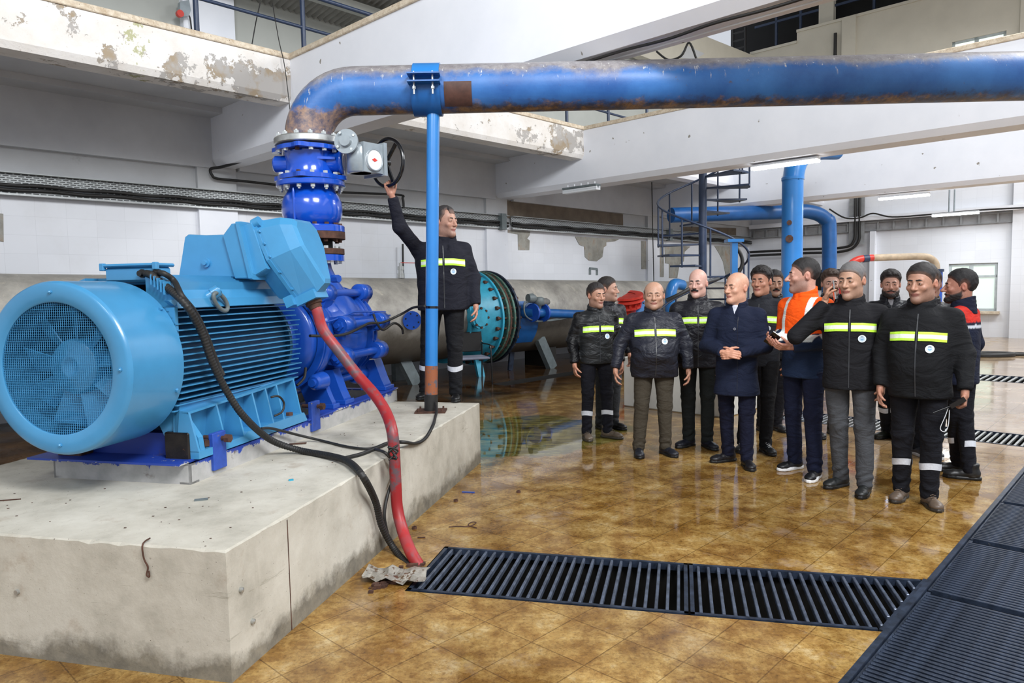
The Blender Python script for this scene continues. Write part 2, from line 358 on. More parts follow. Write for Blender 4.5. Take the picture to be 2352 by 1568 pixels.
# ------------------------------------------------------------------ mesh builder
class MB:
    def __init__(s): s.v = []; s.f = []; s.sm = []
    def add(s, vs, fs, smooth=False):
        o = len(s.v); s.v += [Vector(v) for v in vs]; s.f += [tuple(i + o for i in f) for f in fs]; s.sm += [smooth] * len(fs); return s
    def box(s, lo, hi, T=None, bev=0):
        x0, y0, z0 = lo; x1, y1, z1 = hi
        if bev:
            b = bev; vs = []
            for z, i in ((z0, b), (z0 + b, 0), (z1 - b, 0), (z1, b)):
                for x, y in ((x0 + b + i * .0, y0 + i), (x1 - b, y0 + i), (x1 - i, y0 + b), (x1 - i, y1 - b), (x1 - b, y1 - i), (x0 + b, y1 - i), (x0 + i, y1 - b), (x0 + i, y0 + b)):
                    vs.append((x, y, z))
            fs = [tuple(range(7, -1, -1)), tuple(range(24, 32))]
            for k in range(3):
                for i in range(8):
                    j = (i + 1) % 8; fs.append((k * 8 + i, k * 8 + j, k * 8 + 8 + j, k * 8 + 8 + i))
        else:
            vs = [(x0, y0, z0), (x1, y0, z0), (x1, y1, z0), (x0, y1, z0), (x0, y0, z1), (x1, y0, z1), (x1, y1, z1), (x0, y1, z1)]
            fs = [(3, 2, 1, 0), (4, 5, 6, 7), (0, 1, 5, 4), (1, 2, 6, 5), (2, 3, 7, 6), (3, 0, 4, 7)]
        if T: vs = [T @ Vector(v) for v in vs]
        return s.add(vs, fs)
    def prism(s, rings, caps=True, smooth=False):
        n = len(rings[0]); vs = [p for r in rings for p in r]; fs = []
        for k in range(len(rings) - 1):
            for i in range(n):
                j = (i + 1) % n; fs.append((k * n + i, k * n + j, (k + 1) * n + j, (k + 1) * n + i))
        s.add(vs, fs, smooth)
        if caps:
            s.add(rings[0], [tuple(range(n - 1, -1, -1))]); s.add(rings[-1], [tuple(range(n))])
        return s
    def tube(s, pts, r, n=12, caps=True, closed=False):
        pts = [Vector(p) for p in pts]; m = len(pts)
        rs = r if isinstance(r, (list, tuple)) else [r] * m
        tan = []
        for i in range(m):
            a = pts[(i - 1) % m] if (closed or i > 0) else pts[i]; b = pts[(i + 1) % m] if (closed or i < m - 1) else pts[i]
            d = b - a; tan.append(d.normalized() if d.length > 1e-9 else Vector((0, 0, 1)))
        u = tan[0].orthogonal().normalized(); rings = []
        for i in range(m):
            t = tan[i]; u = (u - t * u.dot(t)); u = u.normalized() if u.length > 1e-6 else t.orthogonal().normalized(); v = t.cross(u)
            rings.append([pts[i] + (u * math.cos(2 * PI * k / n) + v * math.sin(2 * PI * k / n)) * rs[i] for k in range(n)])
        if closed:
            rings.append(rings[0]); return s.prism(rings, False, True)
        return s.prism(rings, caps, True)
    def lathe(s, o, ax, prof, n=32, caps=True, smooth=True):
        """prof: (distance along axis, radius); sharp edges from doubled rings"""
        o = Vector(o); ax = Vector(ax).normalized(); u = ax.orthogonal().normalized(); v = ax.cross(u)
        ring = lambda d, r: [o + ax * d + (u * math.cos(2 * PI * k / n) + v * math.sin(2 * PI * k / n)) * r for k in range(n)]
        for (d0, r0), (d1, r1) in zip(prof, prof[1:]):
            s.prism([ring(d0, r0), ring(d1, r1)], False, smooth)
        if caps:
            if prof[0][1] > 1e-5: s.add(ring(*prof[0]), [tuple(range(n - 1, -1, -1))])
            if prof[-1][1] > 1e-5: s.add(ring(*prof[-1]), [tuple(range(n))])
        return s
    def soft(s, o, ax, prof, n=32, caps=True):
        o = Vector(o); ax = Vector(ax).normalized(); u = ax.orthogonal().normalized(); v = ax.cross(u)
        return s.prism([[o + ax * d + (u * math.cos(2 * PI * k / n) + v * math.sin(2 * PI * k / n)) * r for k in range(n)] for d, r in prof], caps, True)
    def hexa(s, o, ax, r, h): return s.lathe(o, ax, [(0, r), (h, r)], 6, True, False)
    def poly(s, ring, smooth=False): return s.add(ring, [tuple(range(len(ring)))], smooth)
    def rod(s, a, b, r, n=10): return s.tube([a, b], r, n)
    def bar(s, a, b, wx, wz, up=(0, 0, 1)):
        a, b = Vector(a), Vector(b); d = (b - a).normalized(); x = d.cross(Vector(up)); x = x.normalized() if x.length > 1e-5 else Vector((1, 0, 0)); y = x.cross(d)
        r = lambda p: [p - x * wx / 2 - y * wz / 2, p + x * wx / 2 - y * wz / 2, p + x * wx / 2 + y * wz / 2, p - x * wx / 2 + y * wz / 2]
        return s.prism([r(a), r(b)])
    def build(s, name, mat, parent=None, **k):
        me = bpy.data.meshes.new(name)
        if parent is not None:
            T = WM[parent.name].inverted(); o = bpy.data.objects.new(name, me); o.parent = parent; WM[o.name] = WM[parent.name]
        else:
            o = bpy.data.objects.new(name, me)
            if k.get('kind') == 'structure': T = Matrix()
            else:
                n = len(s.v); c = sum(s.v, Vector()) / n; c.z = min(v.z for v in s.v); T = Matrix.Translation(-c); o.location = c
            WM[o.name] = T.inverted()
        me.from_pydata([T @ v for v in s.v], [], s.f)
        me.materials.append(mat)
        me.polygons.foreach_set('use_smooth', s.sm)
        bm = bmesh.new(); bm.from_mesh(me); bmesh.ops.recalc_face_normals(bm, faces=bm.faces[:]); bm.to_mesh(me); bm.free()
        me.update(); col.objects.link(o)
        if k.get('cut') is not None: me.set_sharp_from_angle(angle=k['cut'])
        for a in ('label', 'category', 'group', 'kind'):
            if k.get(a): o[a] = k[a]
        return o
WM = {}
def thing(name, label, cat, loc, rotz=0, group=None):
    o = bpy.data.objects.new(name, None); col.objects.link(o); o.location = loc; o.rotation_euler = (0, 0, rotz)
    o.empty_display_size = .1; WM[o.name] = Matrix.Translation(Vector(loc)) @ Matrix.Rotation(rotz, 4, 'Z')
    o['label'] = label; o['category'] = cat
    if group: o['group'] = group
    return o
def dup(o, loc, label, rotz=None):
    c = o.copy(); col.objects.link(c); c.location = loc
    if rotz is not None: c.rotation_euler = (0, 0, rotz)
    c['label'] = label
    for ch in list(o.children):
        d = ch.copy(); col.objects.link(d); d.parent = c
        for g in list(ch.children):
            e = g.copy(); col.objects.link(e); e.parent = d
    return c
def S(name, mb, mat, **k): return mb.build(name, mat, kind='structure', **k)
def wbox(mb, w0, w1, v0, v1, z0, z1, bev=0): return mb.box((v0, w0, z0), (v1, w1, z1), MW, bev)
def pbox(mb, p0, p1, q0, q1, z0, z1, bev=0): return mb.box((q0, p0, z0), (q1, p1, z1), MP, bev)
def smooth_path(pts, n=8):
    pts = [Vector(p) for p in pts]; out = []
    for i in range(len(pts) - 1):
        p0 = pts[max(i - 1, 0)]; p1 = pts[i]; p2 = pts[i + 1]; p3 = pts[min(i + 2, len(pts) - 1)]
        for k in range(n):
            t = k / n; out.append(.5 * ((2 * p1) + (p2 - p0) * t + (2 * p0 - 5 * p1 + 4 * p2 - p3) * t * t + (3 * p1 - p0 - 3 * p2 + p3) * t ** 3))
    out.append(pts[-1]); return out
def bolts(parent, name, o, ax, R, n, r, h, mat, off=0, ph=0):
    """bolt heads on a circle: one part each up to a ring of n"""
    o = Vector(o); ax = Vector(ax).normalized(); u = ax.orthogonal().normalized(); v = ax.cross(u)
    for k in range(n):
        a = 2 * PI * k / n + ph; c = o + ax * off + (u * math.cos(a) + v * math.sin(a)) * R
        mb = MB(); mb.hexa(c, ax, r, h); mb.lathe(c, ax, [(h, r * .5), (h * 1.5, r * .5)], 8); mb.build(name, mat, parent)
# ------------------------------------------------------------------ floor with its drain openings
WALLV, WALLW = -10.9, 23.3
G1 = (3.445, 4.11, -1.436)                     # cross grate: p0, p1, q0
CH = (-.955, .75)
def floor():
    bm = __import__('bmesh').new(); import bmesh
    c = [W_(-6, WALLV, 0), W_(-6, 9, 0), W_(WALLW, 9, 0), W_(WALLW, WALLV, 0)]
    bm.faces.new([bm.verts.new(p) for p in c])
    def cut(po, no):
        bmesh.ops.bisect_plane(bm, geom=bm.verts[:] + bm.edges[:] + bm.faces[:], plane_co=po, plane_no=no)
    pn, qn = MP @ Vector((0, 1, 0)), MP @ Vector((1, 0, 0)); wn, vn = MW @ Vector((0, 1, 0)), MW @ Vector((1, 0, 0))
    for p in G1[:2]: cut(pn * p, pn)
    cut(qn * G1[2], qn)
    for v in (*CH, -3.5, -5.5, -8.45, -8.08): cut(vn * v, vn)
    for w in (1.2, 8.9, 8.17, 8.83, 13.2, 14.1, 8.35, 12.5): cut(wn * w, wn)
    dead = []
    for f in bm.faces:
        c = f.calc_center_median(); p, q, w, v = c.dot(pn), c.dot(qn), c.dot(wn), c.dot(vn)
        if (G1[0] < p < G1[1] and G1[2] < q and v < CH[0]) or (CH[0] < v < CH[1] and 1.2 < w < 8.9) \
           or (8.17 < w < 8.83 and -3.5 < v < 3) or (13.2 < w < 14.1 and -5.5 < v < 4) or (-8.45 < v < -8.08 and 8.35 < w < 12.5): dead.append(f)
    bmesh.ops.delete(bm, geom=dead, context='FACES')
    for f in bm.faces: f.normal_update()
    if next(iter(bm.faces)).normal.z < 0: bmesh.ops.reverse_faces(bm, faces=bm.faces[:])
    me = bpy.data.meshes.new('floor'); bm.to_mesh(me); bm.free(); o = bpy.data.objects.new('floor', me)
    me.materials.append(M['floor']); col.objects.link(o); o['kind'] = 'structure'
floor()
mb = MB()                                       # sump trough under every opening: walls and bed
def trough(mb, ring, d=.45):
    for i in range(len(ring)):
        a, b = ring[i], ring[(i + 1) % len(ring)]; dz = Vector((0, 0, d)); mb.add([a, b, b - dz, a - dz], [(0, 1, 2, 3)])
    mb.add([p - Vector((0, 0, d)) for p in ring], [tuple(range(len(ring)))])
def corner(p):                                  # point at given p on the channel edge line v = CH[0]
    a = MP @ Vector((0, 1, 0)); b = MP @ Vector((1, 0, 0)); vn = MW @ Vector((1, 0, 0))
    return a * p + b * ((CH[0] - (a * p).dot(vn)) / b.dot(vn))
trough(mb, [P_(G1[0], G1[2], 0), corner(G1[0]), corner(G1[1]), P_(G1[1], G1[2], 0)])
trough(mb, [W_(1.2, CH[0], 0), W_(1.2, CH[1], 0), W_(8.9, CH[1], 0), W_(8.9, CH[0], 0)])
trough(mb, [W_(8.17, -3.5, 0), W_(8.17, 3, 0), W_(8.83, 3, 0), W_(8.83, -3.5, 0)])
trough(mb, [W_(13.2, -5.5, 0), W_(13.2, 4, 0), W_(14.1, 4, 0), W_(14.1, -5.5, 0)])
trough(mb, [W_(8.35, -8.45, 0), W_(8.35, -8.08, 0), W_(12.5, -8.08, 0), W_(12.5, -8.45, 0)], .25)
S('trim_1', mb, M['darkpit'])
# ------------------------------------------------------------------ walls
TZ = 3.0
mb = MB(); wbox(mb, -6, WALLW + .3, WALLV - .3, WALLV, -.02, TZ); S('wall_back', mb, M['tile'])
mb = MB(); wbox(mb, -6, WALLW + .3, WALLV - .32, WALLV - .004, TZ, 4.5); S('wall_back_upper', mb, M['wallgrey'])
mb = MB(); wbox(mb, -6, 11.3, WALLV - .32, WALLV - .02, 4.5, 6.5); wbox(mb, 11.3, WALLW + .3, WALLV - .32, WALLV - .02, 4.5, 8.9); S('wall_back_gallery', mb, M['greywall'])
# right wall with window opening v -4.95..-3.78, z .72..2.05 and doorway-like dark slot
mb = MB()
wbox(mb, WALLW, WALLW + .3, WALLV, -4.95, -.02, 4.6); wbox(mb, WALLW, WALLW + .3, -3.78, 9, -.02, 4.6)
wbox(mb, WALLW, WALLW + .3, -4.95, -3.78, -.02, .72); wbox(mb, WALLW, WALLW + .3, -4.95, -3.78, 2.05, 4.6); S('wall_right', mb, M['tile_r'])
mb = MB(); wbox(mb, WALLW - .15, WALLW, -3.46, -2.6, 0, 4.6); S('trim_2', mb, M['tile_r'])
# upper right wall: stepped parapet, openings above it, high window
mb = MB()
wbox(mb, WALLW, WALLW + .3, -10.9, -9.35, 4.6, 9.25); wbox(mb, WALLW, WALLW + .3, -9.35, -5.02, 4.6, 9.55)
wbox(mb, WALLW, WALLW + .3, -5.02, -3.76, 4.6, 7.3); wbox(mb, WALLW, WALLW + .3, -5.02, -3.76, 8.2, 9.55); wbox(mb, WALLW, WALLW + .3, -3.76, 9, 4.6, 9.55)
wbox(mb, WALLW - .08, WALLW, -7.95, -7.55, 4.6, 9.62); wbox(mb, WALLW - .1, WALLW, -3.45, -2.7, 4.6, 11.5)
wbox(mb, WALLW + .2, WALLW + .4, -8.75, -8.3, 9.5, 11.5)
wbox(mb, WALLW - .05, WALLW + .35, -10.9, -9.35, 9.22, 9.3); wbox(mb, WALLW - .05, WALLW + .35, -9.35, 9, 9.55, 9.63)
S('wall_right_upper', mb, M['cream'])
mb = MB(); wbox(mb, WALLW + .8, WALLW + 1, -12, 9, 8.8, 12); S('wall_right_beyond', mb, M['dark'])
mb = MB()
for v in (-10.2, -9.4, -7.2, -5.8, -4.4, -3.2): wbox(mb, WALLW + .3, WALLW + .36, v, v + .07, 9.3, 11.6)
wbox(mb, WALLW + .3, WALLW + .34, -10.9, 4, 10.15, 10.22); S('trim_3', mb, M['navy'])
# rain pipe on that wall
mb = MB(); mb.rod(W_(WALLW - .12, -8.12, 5), W_(WALLW - .12, -8.12, 9.2), .05); mb.build('drain_pipe', M['rubber'], label='dark vertical drain pipe on the cream upper wall at top right', category='pipe')
# windows
def window(n, v0, v1, z0, z1, tall=True):
    f = MB(); t = .07; w0, w1 = WALLW + .04, WALLW + .12
    for a, b, c, d in ((v0, v1, z1 - t, z1), (v0, v1, z0, z0 + t), (v0, v0 + t, z0, z1), (v1 - t, v1, z0, z1)): wbox(f, w0, w1, a, b, c, d)
    m = v0 + (v1 - v0) * .46; wbox(f, w0, w1, m - .05, m + .05, z0, z1)
    if tall: wbox(f, w0, w1, v0, v1, z0 + (z1 - z0) * .70, z0 + (z1 - z0) * .70 + .06)
    o = S('window_%d' % n, f, paint('grey_window_frame', (176, 184, 184), .5))
    g = MB(); wbox(g, w0 + .03, w0 + .04, v0 + .02, v1 - .02, z0 + .02, z1 - .02); g.build('window_pane', M['glass'] if tall else M['glass2'], o)
    if tall:
        s = MB(); wbox(s, WALLW - .14, WALLW + .02, v0 - .06, v1 + .08, z0 - .07, z0); s.build('window_sill', M['coping'], o)
window(1, -4.95, -3.78, .72, 2.05); window(2, -5.02, -3.76, 7.3, 8.2, False)
# low dark opening at foot of the right wall near the corner
mb = MB(); wbox(mb, WALLW - .03, WALLW - .005, -10.2, -7.6, 1.35, 2.0); S('trim_4', mb, M['dark'])
# ------------------------------------------------------------------ columns, beams, gallery edge
n = 5
for w0, w1 in ((4.62, 5.22), (10.68, 11.32), (16.9, 17.5)):
    mb = MB(); wbox(mb, w0, w1, WALLV - .1, WALLV + .07, 0, TZ - .02); S('trim_%d' % n, mb, M['plaster']); n += 1
    mb = MB(); wbox(mb, w0, w1, WALLV - .1, WALLV + .07, TZ - .02, 4.3); S('trim_%d' % n, mb, M['wallgrey']); n += 1
def beam(n, w0, w1, v0, v1, zb, zt):
    mb = MB(); prof = [(w0, zt), (w0, zb + .09), (w0 + .08, zb), (w1 - .05, zb), (w1, zb + .05), (w1, zt)]
    mb.prism([[W_(a, v0, b) for a, b in prof], [W_(a, v1, b) for a, b in prof]]); o = S('beam_%d' % n, mb, M['plaster']); return o
BZ = 3.53
for i, (w0, w1) in enumerate(((4.85, 5.27), (10.95, 11.5), (17.1, 17.65), (-1.25, -.83))):
    o = beam(i + 1, w0, w1, WALLV + .02, 7.5, BZ, 4.56); o.name = 'trim_%d' % (20 + i)
    mb = MB(); wbox(mb, w0 - .025, w1 + .02, -8.5, 7.5, 4.56, 4.63, .008); S('trim_%d' % (30 + i), mb, M['coping'])
for i, (w0, w1) in enumerate(((-.83, 4.85), (5.27, 10.95), (11.5, 17.1), (17.65, WALLW))):
    mb = MB(); prof = [(-8.43, 4.56), (-8.43, 4.10), (-8.47, 4.03), (-8.75, 4.03), (-8.78, 4.30), (-8.78, 4.56)]
    mb.prism([[W_(w0, a, b) for a, b in prof], [W_(w1, a, b) for a, b in prof]]); S('trim_%d' % (40 + i), mb, M['fascia'] if i < 2 else M['plaster'])
    mb = MB(); wbox(mb, w0, w1 + (.0 if i else 0), -8.8, -8.405, 4.562, 4.632, .008); S('trim_%d' % (44 + i), mb, M['coping'])
    mb = MB(); wbox(mb, w0 + .001, w1 - .001, WALLV - .01, -8.74, 4.32, 4.57); wbox(mb, w0 + .001, w1 - .001, WALLV - .05, WALLV + .10, 3.50, 4.33)
    wbox(mb, w0 + .001, w1 - .001, WALLV, WALLV + .5, 4.24, 4.33)
    S('ceiling_%d' % (i + 1), mb, M['soffit'])
# torn dark hole in the soffit of the second bay
mb = MB(); ring = [W_(6.35 + a, -9.2 + b, 4.315) for a, b in ((0, 0), (.7, -.25), (1.7, -.1), (2.6, .12), (2.7, .3), (1.5, .38), (.5, .32))]
mb.poly(ring); S('trim_50', mb, M['dark'])
# bare adhesive patches where wall tiles have fallen
def patch(n, pts, mat, e=.012):
    mb = MB(); a = [onv(x, y, WALLV) for x, y in pts]; nrm = MW @ Vector((1, 0, 0))
    mb.prism([[p for p in a], [p + nrm * e for p in a]]); S('trim_%d' % n, mb, mat)
patch(60, [(1161, 460), (1430, 492), (1431, 532), (1161, 500)], M['adhesive_dark'])
patch(61, [(1142, 475), (1156, 476), (1156, 508), (1142, 506)], M['adhesive_dark'])
patch(62, [(1165, 528), (1217, 532), (1216, 540), (1210, 548), (1216, 552), (1215, 574), (1190, 574), (1189, 538), (1166, 534)], M['adhesive'])
patch(63, [(1320, 543), (1422, 549), (1412, 554), (1392, 556), (1392, 564), (1386, 568), (1383, 590), (1370, 600), (1352, 598), (1343, 590), (1341, 566), (1330, 562)], M['adhesive'])
patch(64, [(1137, 528), (1155, 530), (1155, 552), (1143, 552), (1136, 544)], M['adhesive'])
patch(65, [(1472, 553), (1497, 555), (1497, 618), (1473, 618)], M['adhesive'])
patch(66, [(1502, 555), (1524, 556), (1524, 636), (1502, 636)], M['adhesive'])
patch(67, [(1526, 562), (1585, 566), (1572, 578), (1570, 600), (1560, 608), (1555, 638), (1536, 638), (1536, 606), (1527, 604)], M['adhesive'])
patch(68, [(0, 490), (7, 491), (8, 555), (0, 554)], M['adhesive'])
patch(69, [(1565, 520), (1690, 524), (1690, 560), (1565, 556)], M['adhesive_dark'])
patch(70, [(1640, 564), (1680, 566), (1676, 580), (1686, 640), (1668, 640), (1660, 600), (1650, 580)], M['adhesive'])
# roofs
mb = MB(); k = 0; vs = []; fs = []; NW = 520
for i in range(NW + 1):
    w = -3 + 14.3 * i / NW; dz = .03 * math.sin(i * PI / 2)
    vs += [W_(w, WALLV - .1, 6.22 + dz), W_(w, -8.0, 6.60 + dz), W_(w, 7, 9.6 + dz)]
for i in range(NW): a = i * 3; fs += [(a, a + 3, a + 4, a + 1), (a + 1, a + 4, a + 5, a + 2)]
mb.add(vs, fs); S('ceiling_6', mb, paint('corrugated_roof_sheet', (150, 148, 142), .6, .1, .1, 3, 0))
mb = MB()
for v in (-10.1, -8.9, -7.4, -5.9): z = 6.22 + (v + 11) * .127 - .16; wbox(mb, -3, 11.3, v, v + .16, z - .05, z + .1)
S('trim_72', mb, M['greywall'])
mb = MB(); wbox(mb, 11.3, 26, WALLV - .5, 9, 11.5, 11.6); S('ceiling_7', mb, M['greywall'])
mb = MB(); wbox(mb, 11.2, 11.32, WALLV, 9, 7.2, 11.6); 
# high inclined tie at the far left corner of the tall bay
mb = MB(); a = [onv(x, y, WALLV + .1) for x, y in ((1548, 76), (1592, 84), (1720, 134), (1722, 150), (1500, 150), (1420, 120))]; nv = MW @ Vector((1, 0, 0))
mb.prism([a, [p + nv * .25 for p in a]]); S('trim_73', mb, M['cream'])
mb = MB(); a = [onv(x, y, WALLV + .12) for x, y in ((1560, 110), (1600, 128), (1580, 140), (1540, 138))]; mb.prism([a, [p + nv * .26 for p in a]]); S('trim_74', mb, M['soffit'])
# wall ladder at that corner
lad = thing('wall_ladder', 'small dark iron rung ladder high in the far corner above the overhead pipe', 'ladder', onw(1702, 128, WALLW - .2))
for x in (1684, 1712):
    mb = MB(); mb.rod(onw(x, 62, WALLW - .2), onw(x, 134, WALLW - .2), .035, 6); mb.build('side_rail', M['rubber'], lad)
for y in (74, 92, 110, 126):
    mb = MB(); mb.rod(onw(1684, y + 4, WALLW - .2), onw(1712, y - 3, WALLW - .2), .03, 6); mb.build('rung', M['rubber'], lad)
# hanging wires
def wire(label, pts, r=.008, mat='rubber', name='hanging_wire', cat='wire', group=None):
    mb = MB(); mb.tube(smooth_path(pts, 6), r, 6); return mb.build(name, M[mat], label=label, category=cat, group=group)
wire('thin black wire hanging in front of the flaking beam corner to the pipe elbow', [onw(626, 8, 4.7), onw(640, 90, 4.7), onw(655, 160, 4.7), onw(670, 290, 4.7)], .006)
wire('thin dark wire hanging behind the gallery railing', [onv(598, 6, -9.5), onv(588, 50, -9.5), onv(579, 101, -9.5)], .008)
wire('black cable looping under the second beam beside the cream gable', [onw(1508, 118, 11.9), onw(1535, 137, 11.9), onw(1565, 128, 11.9), onw(1583, 98, 11.9), onw(1600, 137, 11.9)], .02)
wire('black cable clipped along the gallery soffit into the wall tray', [onv(633, 342, -9.6), onv(560, 368, -10.2), onv(510, 383, -10.6), onv(484, 388, -10.74), onv(487, 402, -10.74), onv(500, 410, -10.74), onv(560, 416, -10.74), onv(640, 425, -10.74), onv(760, 440, -10.74), onv(912, 447, -10.74), onv(925, 456, -10.74), onv(927, 478, -10.74)], .022)
wire('thin vertical cable in front of the tiled wall left of the spiral stair', [onv(1497, 418, -10.2), onv(1499, 520, -10.2), onv(1502, 655, -10.2)], .012)
wire('thin grey pipe rising behind the raised arm', [onv(925, 560, -10.75), onv(926, 640, -10.75)], .02)
wire('white cable run clipped along the top beam soffit', [W_(5.06, -4.3, 3.50), W_(5.06, -2.5, 3.50), W_(5.06, 1, 3.50)], .009, 'white')
wire('dark cable sagging along the top beam soffit', [W_(4.96 + .012 * math.sin(i * 1.7), -5 + i * .4, 3.512 - .01 * (i % 2)) for i in range(14)], .012)
# crack lines and a shadow-free scuff
# ------------------------------------------------------------------ gallery railing
def railing(label, w0, w1, posts, v=-8.6):
    r = thing('gallery_railing', label, 'railing', W_((w0 + w1) / 2, v, 4.63), -YW)
    for w in posts:
        mb = MB(); mb.rod(W_(w, v, 4.62), W_(w, v, 5.54), .032); mb.build('post', M['navy'], r)
    for z, rr in ((5.08, .022), (5.52, .028)):
        mb = MB(); mb.rod(W_(w0, v, z), W_(w1, v, z), rr); mb.build('rail', M['navy'], r)
railing('dark blue gallery railing above the flaking beam at top left', 3.74, 9.3, (3.75, 5.16, 6.7, 8.2, 9.2))
railing('dark blue gallery railing glimpsed under the overhead pipe', 9.35, 16.8, (9.4, 10.66, 11.99, 13.4, 15, 16.6))
# white pier with an isolator box on the gallery
mb = MB(); wbox(mb, 4.52, 5.3, WALLV - .1, WALLV + .1, 4.57, 6.3); S('trim_80', mb, M['plaster'])
sb = thing('isolator_box', 'grey electrical isolator with a red switch on the white gallery pier', 'switch box', onv(419, 33, WALLV + .11))
mb = MB(); a = [onv(x, y, WALLV + .12) for x, y in ((408, 8), (428, 4), (432, 28), (428, 40), (416, 42), (407, 30))]; mb.prism([a, [p + nv * .1 for p in a]]); mb.build('housing', M['greycast'], sb)
mb = MB(); mb.lathe(onv(411, 33, WALLV + .2), nv, [(0, .05), (.06, .05)], 12); mb.build('switch_knob', M['red'], sb)
wire('short black flex below the isolator box', [onv(429, 30, WALLV + .2), onv(436, 40, WALLV + .2), onv(440, 68, WALLV + .2)], .012)
mb = MB(); wbox(mb, WALLW, WALLW + .05, -3, -3.05, 5, 5)
# ------------------------------------------------------------------ cable tray on the back wall
def tray(label, w0, w1):
    t = thing('cable_tray', label, 'cable tray', W_((w0 + w1) / 2, WALLV + .08, 2.88), -YW)
    mb = MB(); wbox(mb, w0, w1, WALLV + .07, WALLV + .085, 2.99, 3.17); wbox(mb, w0, w1, WALLV + .07, WALLV + .16, 3.16, 3.172); mb.build('perforated_plate', M['tray'], t)
    mb = MB(); wbox(mb, w0, w1, WALLV + .07, WALLV + .14, 2.885, 2.905); mb.build('ledge', M['steel'], t)
    for z, v in ((3.015, .12), (2.955, .12)):
        pts = [W_(w0 + (w1 - w0) * i / 60, WALLV + v + .01 * math.sin(i * 2.1), z + .008 * math.sin(i * 1.3 + z * 9)) for i in range(61)]
        mb = MB(); mb.tube(pts, .024, 8); mb.build('cable_bundle', M['rubber'], t)
    mb = MB(); wbox(mb, w0, w1, WALLV + .10, WALLV + .106, 2.905, 2.95); mb.build('perforated_strip', M['tray'], t)
tray('perforated grey cable tray with black cables along the tiled wall, left stretch', 1.0, 11.3)
tray('perforated grey cable tray with black cables along the tiled wall, right stretch behind the stair', 11.42, 23.2)
for x in (1154, 1538):
    mb = MB(); p = onv(x, 508 if x < 1200 else 540, WALLV + .15); q = MW.inverted() @ p; wbox(mb, q.y - .06, q.y + .08, WALLV + .07, WALLV + .2, 2.86, 3.2)
    mb.build('tray_clamp', M['leg'], label='grey clamp plate over the cable tray ' + ('above the flanged valve' if x < 1200 else 'beside the spiral stair'), category='clamp')
# ladder tray on the right wall + conduit drop
lt = thing('ladder_tray', 'grey ladder type cable tray high on the far right wall', 'cable tray', W_(WALLW - .1, -6, 3.1), -YW)
mb = MB(); wbox(mb, WALLW - .12, WALLW - .1, -10.8, 1, 3.12, 3.15); wbox(mb, WALLW - .12, WALLW - .1, -10.8, 1, 3.36, 3.39); mb.build('side_rails', paint('grey_tray_rail', (146, 148, 150), .6), lt)
for i in range(27):
    mb = MB(); v = -10.7 + i * .43; wbox(mb, WALLW - .13, WALLW - .09, v, v + .05, 3.12, 3.39); mb.build('rung', paint('grey_tray_rail', (146, 148, 150), .6), lt)
mb = MB(); wbox(mb, WALLW - .06, WALLW - .03, -10.8, 1, 3.1, 3.42); mb.build('back_plate', paint('dusty_tray_plate', (158, 158, 160), .6), lt)
cd = thing('cable_drop', 'black cables turning down a grey channel on the far right wall', 'cable', W_(WALLW - .1, -7.4, 2.7), -YW)
mb = MB(); wbox(mb, WALLW - .16, WALLW - .13, -7.62, -7.18, 2.72, 4.2); mb.build('channel', paint('grey_tray_rail', (146, 148, 150), .6), cd)
for k, dz in enumerate((0, .12)):
    mb = MB(); e = k * .12
    mb.tube(smooth_path([W_(WALLW - .22, -10.8, 2.66 - dz), W_(WALLW - .22, -9, 2.66 - dz), W_(WALLW - .22, -7.75, 2.66 - dz), W_(WALLW - .22, -7.45 + e, 2.85 - dz * .5), W_(WALLW - .22, -7.42 + e, 3.3), W_(WALLW - .22, -7.42 + e, 4.2)], 6), .04, 8); mb.build('cable', M['rubber'], cd)
wire('black cable sagging along the far right wall to the hanging lamp', [onw(1905, 480, 22.9), onw(1940, 500, 22.9), onw(1975, 500, 22.9), onw(2005, 490, 22.9), onw(2050, 498, 22.9), onw(2140, 492, 22.9), onw(2255, 482, 22.9), onw(2352, 477, 22.9)], .025)
# beam along the far right wall (bright tie above the tray)
mb = MB(); wbox(mb, WALLW - .25, WALLW, -10.8, 7, 3.43, 3.56); S('trim_82', mb, M['plaster'])
mb = MB(); wbox(mb, WALLW - .2, WALLW, -7.0, -6.86, 0, 3.1); S('trim_83', mb, M['plaster'])
# ------------------------------------------------------------------ fluorescent fittings
def fitting(label, a, b, lit=True):
    a, b = Vector(a), Vector(b); t = thing('fluorescent_fitting', label, 'ceiling light', (a + b) / 2)
    d = (b - a).normalized(); s = d.cross(Vector((0, 0, 1)))
    mb = MB(); mb.bar(a + Vector((0, 0, .06)), b + Vector((0, 0, .06)), .15, .035); mb.build('housing', M['white'] if lit else M['leg'], t)
    for k in (-1, 1):
        mb = MB(); mb.rod(a + s * k * .045 + Vector((0, 0, .02)), b + s * k * .045 + Vector((0, 0, .02)), .022); mb.build('tube', M['lit'] if lit else M['white'], t)
    if not lit:
        mb = MB()
        for k in range(5): c = a + (b - a) * (k + .5) / 5; mb.rod(c + Vector((0, 0, .06)), c + Vector((0, 0, .13)), .012, 6)
        mb.bar(a + Vector((0, 0, -.015)), b + Vector((0, 0, -.015)), .13, .03); mb.build('diffuser', M['white'], t)
        return
    l = bpy.data.lights.new('tube_glow', 'AREA'); l.shape = 'RECTANGLE'; l.size = (b - a).length; l.size_y = .12; l.energy = 26; l.color = (.86, .93, 1)
    o = bpy.data.objects.new('tube_glow', l); col.objects.link(o); o.parent = t
    o.matrix_world = Matrix.Translation((a + b) / 2 - Vector((0, 0, .04))) @ Matrix.Rotation(math.atan2(d.y, d.x), 4, 'Z')
    o.matrix_parent_inverse = Matrix(); o.matrix_basis = WM[t.name].inverted() @ o.matrix_world
